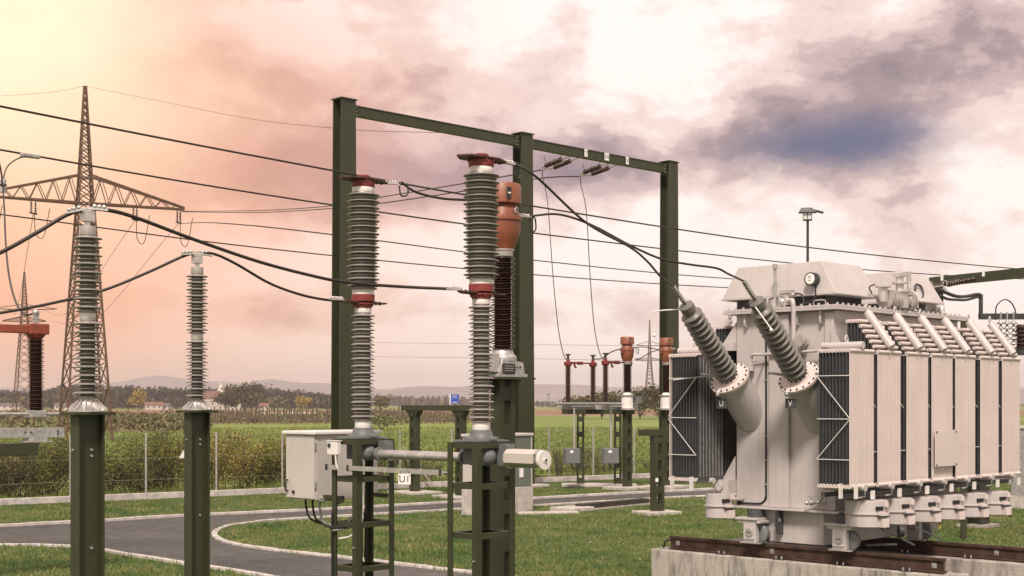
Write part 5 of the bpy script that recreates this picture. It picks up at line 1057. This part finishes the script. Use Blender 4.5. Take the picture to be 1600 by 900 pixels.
# turrets and bushings
ax = Vector((-math.sin(R(46)), 0, math.cos(R(46))))
def bushing(v, letter, uF=.20, zF=2.72, r=.215):
    Fp = Vector((uF, v, zF)); back = Fp-ax*(.72)
    t_ = MB(); t_.lathe([(r, 0), (r, .72)], back, ax, 40); t_ = t_.build('turret', tp, T)
    mb = MB(); mb.lathe([(r+.04, -.02), (r+.04, .0), (r+.04, .012)], Fp, ax, 40); mb.lathe([(.14, .012), (.14, .03), (.10, .035)], Fp, ax, 32); mb.build('turret_flange', tpf, t_)
    q_ = ax.to_track_quat('Z', 'Y').to_matrix(); f0 = MB().cyl((0, 0, 0), ax*.016, .011, n=6).build('flange_bolt', dark, t_); first = True
    for n_, rr, off in ((18, r+.018, .0125), (12, .118, .0305)):
        for k in range(n_):
            a_ = 2*math.pi*(k+.5)/n_; p_ = Fp+ax*off+q_ @ Vector((rr*math.cos(a_), rr*math.sin(a_), 0))
            if first: o_ = f0; first = False
            else: o_ = f0.copy(); COL.objects.link(o_); o_.parent = t_
            o_.location = p_
    mb = MB(); s0 = Fp+ax*.035; mb.lathe([(.085, 0), (.085, .04), (.075, .06)]+sheds(.06, 1.10, .078, .150, 0, 13, .07, .135)+[(.07, 1.12)], s0, ax, 40); b_ = mb.build('bushing', bush, T, label=None)
    mb = MB(); mb.lathe([(.085, 1.12), (.09, 1.125), (.09, 1.20), (.06, 1.215), (.02, 1.22), (.02, 1.27)], s0, ax, 28); mb.build('bushing_cap', bush, b_)
    mb = MB(); a_ = s0+ax*1.25; dd_ = Vector((-.76, 0, .65)); mb.bar(a_, a_+dd_*.27, .045, .03)
    for k in range(6):
        for s in (-1, 1): mb.sph(a_+dd_*(.04+k*.04)+Vector((-.015, s*.014, 0)), .015, 8)
    mb.build('terminal_clamp', galv, b_)
    mb = MB(); q0 = s0+ax*1.14
    if letter == 'U': mb.tube([q0, q0+Vector((-.22, .30, -.02)), q0+Vector((-.23, .33, -.08)), q0+Vector((-.23, .33, -.30))], .008, 6, 3); mb.sph(q0+Vector((-.23, .33, -.31)), .022, 8)
    else: mb.tube([q0+Vector((-.09, 0, .0)), q0+Vector((-.1, -.12, -.14)), q0+Vector((-.11, -.25, -.29))], .008, 6, 2); mb.sph(q0+Vector((-.11, -.25, -.30)), .022, 8)
    mb.build('arcing_horn', white, b_)
    mb = MB(); q0 = Fp+ax*.06
    if letter == 'U': mb.tube([q0, q0+Vector((-.2, .25, -.02)), q0+Vector((-.42, .52, -.06))], .008, 6, 2)
    mb.tube([Fp+ax*.03+Vector((-.08, .1, 0)), Fp+ax*.03+Vector((-.16, .24, .03)), Fp+ax*.03+Vector((-.16, .30, .03))], .018, 6, 2)
    mb.sph(Fp+Vector((-.18, .05, -.2)), .03, 8); mb.build('test_tap', galv, b_)
    # letter plate
    pl = thing('tmp', 'x', 'x'); bpy.data.objects.remove(pl)
    q_ = Fp+Vector((-.10, .0, -.30)); pm = MB(); pm.b2(q_.x-.004, q_.x+.004, v-.02, v+.12, q_.z-.07, q_.z+.05); p_ = pm.build('letter_plate', tpd, T)
    text(letter, .10, 'lettering', white, p_, (q_.x-.0065, v+.05, q_.z-.01), (R(90), 0, R(-90)))
    return s0+ax*1.25+dd_*.27
tipU = bushing(1.79, 'U'); tipV = bushing(.80, 'V')
for v in (1.79, .80): MB().tube([(.22, v-.30, 2.88), (.35, v-.26, 2.90), (.58, v-.24, 2.92)], .012, 6, 2).build('stay', tp, T)
TM = Matrix.Translation(TX0) @ Matrix.Rotation(A, 4, 'Z')
tU, tV = TM @ tipU, TM @ tipV
# radiators: first one low and level, the rest stepped
def radiator(ua, ub, sgn, vb, stepped, z0=1.413, zt0=3.05):
    """plates stacked along v; sgn=+1: outer face at v=0 side (near bank) / -1 far bank"""
    n = 10; pitch = .044; o = None; mb = MB(); fm = MB(); hm = MB(); hb = MB(); w = ub-ua; tops = []
    for i in range(n):
        v = vb+sgn*i*pitch; zt_ = zt0
        if stepped: zt_ = zt0+min(i, 6)*.062
        tops.append(zt_); th = .009
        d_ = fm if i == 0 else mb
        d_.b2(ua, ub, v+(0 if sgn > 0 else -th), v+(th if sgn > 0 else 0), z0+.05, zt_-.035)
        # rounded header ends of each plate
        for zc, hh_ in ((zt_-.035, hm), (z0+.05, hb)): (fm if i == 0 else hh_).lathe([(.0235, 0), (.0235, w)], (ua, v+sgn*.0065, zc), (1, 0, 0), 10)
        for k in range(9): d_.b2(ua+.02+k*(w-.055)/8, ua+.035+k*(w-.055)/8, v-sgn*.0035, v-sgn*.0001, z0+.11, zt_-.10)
    r = mb.build('radiator', tpd, T); fm.build('outer_panel', tpf, r, bev=0); hm.build('plate_header', tpf, r); hb.build('lower_header', tpf, r)  # plates get the shade-darkened paint, panel and headers the plain one
    cx = (ua+ub)/2; v_in = vb+sgn*(n*pitch+.06); vo = vb-sgn*.03
    p = MB()
    if stepped:
        p.cyl((cx, vo, zt0+.028), (cx, vb+sgn*.29, zt0+.45), .052, n=18)
        g_ = (cx, vo-sgn*.002)
        p.add([(cx-.045, vb-sgn*.006, zt0), (cx+.045, vb-sgn*.006, zt0), (cx, vb-sgn*.006, zt0-.13), (cx-.045, vb-sgn*.002, zt0), (cx+.045, vb-sgn*.002, zt0), (cx, vb-sgn*.002, zt0-.13)], [(0, 2, 1), (3, 4, 5), (0, 1, 4, 3), (1, 2, 5, 4), (2, 0, 3, 5)])
    else: p.cyl((cx-.02, vo, zt0+.03), (cx-.02, v_in, zt0+.03), .044, n=18)
    p.build('header_pipe', tp, r); MB().cyl((cx, vb-sgn*.05, z0+.03), (cx, v_in, z0+.03), .04, n=18).build('header_pipe', tp, r)
    e = MB(); vv = vb+sgn*(.30 if stepped else .20); zz = zt0+(.46 if stepped else .06); e.tube([(cx+.0, vv, zz), (cx+.03, vv, zz+.04), (cx, vv, zz+.09), (cx-.03, vv, zz+.04), (cx, vv, zz)], .012, 6, 3); e.build('lifting_eye', tp, r)
    return r
ups = [(0, .56), (.662, 1.225), (1.389, 1.949), (2.054, 2.627), (2.717, 3.29), (3.457, 4.01), (4.136, 4.70)]
ups = [(a_*.947, b_*.947) for a_, b_ in ups]
def SBR(r, va, vb):
    for p, q, w in (((-.012, va, 2.73), (-.012, vb, 2.73), .008), ((-.012, va, 2.235), (-.012, vb, 2.235), .008), ((-.012, va, 1.77), (-.012, vb, 1.77), .008), ((-.022, vb, 2.73), (-.022, va, 2.25), .007), ((-.022, va, 2.22), (-.022, vb, 1.77), .007)): MB().bar(p, q, w).build('side_brace', white, r)
for i, (a_, b_) in enumerate(ups):
    r = radiator(a_, b_, 1, 0.0, i > 0)
    if i == 0:
        pass
        SBR(r, 0, .42)
    if i < 6:
        g0, g1_ = b_, ups[i+1][0]; [MB().bar(p, q, .007).build('brace', white, r) for p, q in (((g0-.01, .02, 2.44), ((g0+g1_)/2+.03, .02, 2.36)), ((g0, .02, 1.85), (g1_, .02, 1.85)), ((g0, .01, 2.99), (g1_, .01, 2.99)))]
for i, (a_, b_) in enumerate(ups[:3]):
    r = radiator(a_, b_, -1, 2.57, i > 0)
    if i == 0:
        SBR(r, 2.57, 2.14)
        # plain inner panel facing the tank, the tank's shade put into its dark paint
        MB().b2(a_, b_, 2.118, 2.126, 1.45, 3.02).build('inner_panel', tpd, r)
        for k in range(8): MB().b2(a_+.03+k*.066, a_+.042+k*.066, 2.113, 2.1175, 1.5, 2.98).build('rib', galv, r)
MB().b2(1.93, 2.50, -.055, -.045, 1.63, 2.08).build('cover_plate', tpf, T, label='bolted rectangular plate low on the fourth radiator', bev=.003)
mb = MB()
for x in (1.96, 2.47):
    for z in (1.65, 2.06): mb.cyl((x, -.055, z), (x, -.063, z), .012, n=8)
mb.build('plate_bolt', dark, T)
# manifolds below radiators, brackets
mb = MB(); [MB().b2(.05, 4.38, v_, v_+.05, 1.33, 1.38).build('fan_carrier', tpd, T) for v_ in (.12, .36)]
for u_ in (.0, .10): pass
for (uu, vv) in ((-.03, .10), (.03, -.06), (-.03, 2.50), (-.03, 2.20)): MB().b2(uu-.035, uu+.035, vv-.006, vv+.006, 1.33, 1.50).build('foot_tab', white, T)
for a_, b_ in ups:
    MB().b2(b_-.04, b_+.03, .0, .02, 1.30, 1.40).build('foot_tab', white, T)
    MB().tube([(a_+.35, .02, 1.42), (a_+.36, .02, 1.34), (a_+.22, .02, 1.33)], .008, 5, 2).build('drain_pipe', tp, T)
def fan(u, v, R_=.245, z0=.98, z1=1.285):
    if u > .5: z0 -= .014*(u-.6); z1 -= .014*(u-.6)
    zm = (z0+z1)/2; f = MB(); f.lathe([(R_*.55, z0-.012), (R_-.02, z0-.01), (R_-.005, z0), (R_, z0+.005), (R_, zm-.008), (R_+.02, zm-.006), (R_+.02, zm+.006), (R_, zm+.008), (R_, z1-.004), (R_-.005, z1)], (u, v, 0), n=40); o = f.build('cooling_fan', tp, T)
    d_ = Vector((-.30, -1, 0)).normalized(); s_ = Vector((1, -.30, 0)).normalized(); p = Vector((u, v, 0))+d_*(R_+.0)
    B = lambda c, w, h, t0, t1, m, nm: MB().bar(p+s_*c[0]+d_*t0+Vector((0, 0, c[1])), p+s_*c[0]+d_*t1+Vector((0, 0, c[1])), w, h).build(nm, m, o)
    B((-.03, z1-.085), .105, .045, -.02, .008, ink, 'nameplate'); B((.065, z1-.04), .05, .06, -.03, .02, tpf, 'bracket'); B((.01, z0+.055), .10, .10, -.02, .06, tpf, 'terminal_box'); B((.01, z0+.125), .15, .012, -.02, .05, tpd, 'mount'); B((.01, zm-.0), .11, .03, -.02, .035, tpf, 'clamp')
    MB().tube([p+s_*.05+d_*.03+Vector((0, 0, z0+.03)), p+s_*.10+d_*.0+Vector((0, 0, z0-.035)), p+s_*.17-d_*.03+Vector((0, 0, z0-.01)), p+s_*.2-d_*.08+Vector((0, 0, z0+.03))], .006, 6, 4).build('fan_cable', dark, o)
    return o
for k, (a, b) in enumerate(zip(ups, ups[1:])): fan((a[1]+b[0])/2, .12, .245 if k == 0 else .215)
fan(.42, 2.10, .175, .975, 1.28)
MB().cyl((1.02, -.05, .90), (1.06, -.09, .90), .07, n=20).build('drain_flange', darkst, T)
MB().b2(1.9, 1.91, -.13, -.10, .88, .93).build('tag', yell, T)
# heavy cables from breaker / CT to the bushings
bRt = RB+U*.42+Vector((0, 0, 4.575)); wire([bRt, at(841, 279, 12.9), at(916, 348, 14.0), at(984, 386, 14.9), at(1012, 409, 15.4), at(1032, 432, 15.7), tU], .0125, 'thick cable sloping from the right breaker top down to the left bushing', name='connection_cable', n=10)
ctt = CTP+U*.42+Vector((0, 0, 2.686+1.76)); wire([ctt, at(873, 335, 15.0), at(923, 351, 15.1), at(984, 383, 15.2), at(1033, 404.5, 15.3), at(1076, 413, 15.5), at(1119, 419, 15.7), at(1138, 428, 15.8), tV], .0125, 'thick cable arching from the orange head to the right bushing', name='connection_cable', n=10)
bLt = LB+U*.42+V*-.08+Vector((0, 0, 4.575)); wire([bLt, at(650, 300, 13.7), at(690, 310, 14.0), at(735, 313, 14.2), at(775, 318, 14.4), CTP+U*-.2+Vector((0, 0, 2.686+1.63))], .0125, 'short thick cable from the left breaker top towards the orange head', name='connection_cable', n=10)
# ------------------------------------------------------------------ busbar set behind the transformer, right edge
D = 24.0; q = Vector(P2(1532, D)); t = thing('busbar_support', 'dark busbar rack with hanging insulators behind the transformer at the right edge', 'busbar', (q.x, q.y, 0), 0)
k = D/F; zz = lambda y: CH+(HOR-y)*k; xx = lambda x: (x-1532)*k
MB().b2(xx(1530), xx(1535), -.03, .03, zz(496), zz(460)).build('riser', darkst, t); MB().b2(xx(1530), xx(1640), -.05, .05, zz(499), zz(490)).build('crossbar', darkst, t); MB().b2(xx(1622), xx(1630), -.1, .1, 0, zz(480)).build('leg', green, t); MB().b2(xx(1518), xx(1526), .5, .6, 0, zz(492)).build('leg', green, t)
for x in (1562, 1572, 1582): MB().lathe(sheds(zz(540), zz(500), .02, .07, 0, 5), (xx(x), -.05, 0), n=12).cyl((xx(x), -.05, zz(505)), (xx(x), -.05, zz(488)), .015, n=6).build('hanging_insulator', galv, t)
MB().lathe(sheds(zz(546), zz(507), .09, .14, 0, 6), (xx(1597), 0, 0), n=20).build('hanging_insulator', brown, t); MB().cyl((xx(1597), 0, zz(555)), (xx(1597), 0, zz(546)), .12, n=16).build('insulator_foot', darkst, t)
mb = MB(); mb.tube([(xx(1556), 0, zz(500)), (xx(1556), 0, zz(482)), (xx(1562), 0, zz(472)), (xx(1571), 0, zz(468)), (xx(1580), 0, zz(473)), (xx(1586), 0, zz(484)), (xx(1587), 0, zz(494))], .012, 6, 4); mb.build('arch_lead', cable, t)
for i, (dy, r) in enumerate(((0, .03), (9, .024))): wire([at(1468, 452+dy, 22), at(1480, 458+dy, 22.5), at(1495, 463+dy*.6, 23), at(1510, 463+dy*.6, 23.4), at(1525, 460+dy*.5, 23.8), at(1531, 460+dy*.4, 24)], r, ['upper thick dark cable leading to the busbar riser', 'lower dark cable below the one leading to the busbar riser'][i], name='busbar_cable')
# ------------------------------------------------------------------ haze
def haze():
    me = MB().b2(-6000, 6000, -60, 4400, -1, 95).build('haze', green); me.data.materials.clear()
    m = bpy.data.materials.new('haze_air'); m.use_nodes = True; nt = m.node_tree; nt.nodes.clear()
    v = nt.nodes.new('ShaderNodeVolumePrincipled'); v.inputs['Color'].default_value = (1, .93, .90, 1); v.inputs['Density'].default_value = HAZE; v.inputs['Anisotropy'].default_value = .2
    o = nt.nodes.new('ShaderNodeOutputMaterial'); nt.links.new(v.outputs[0], o.inputs['Volume']); me.data.materials.append(m); stuff(me); tag(me, 'thin pale evening haze fading the far hills', 'haze')
HAZE = 3.0e-4
haze()
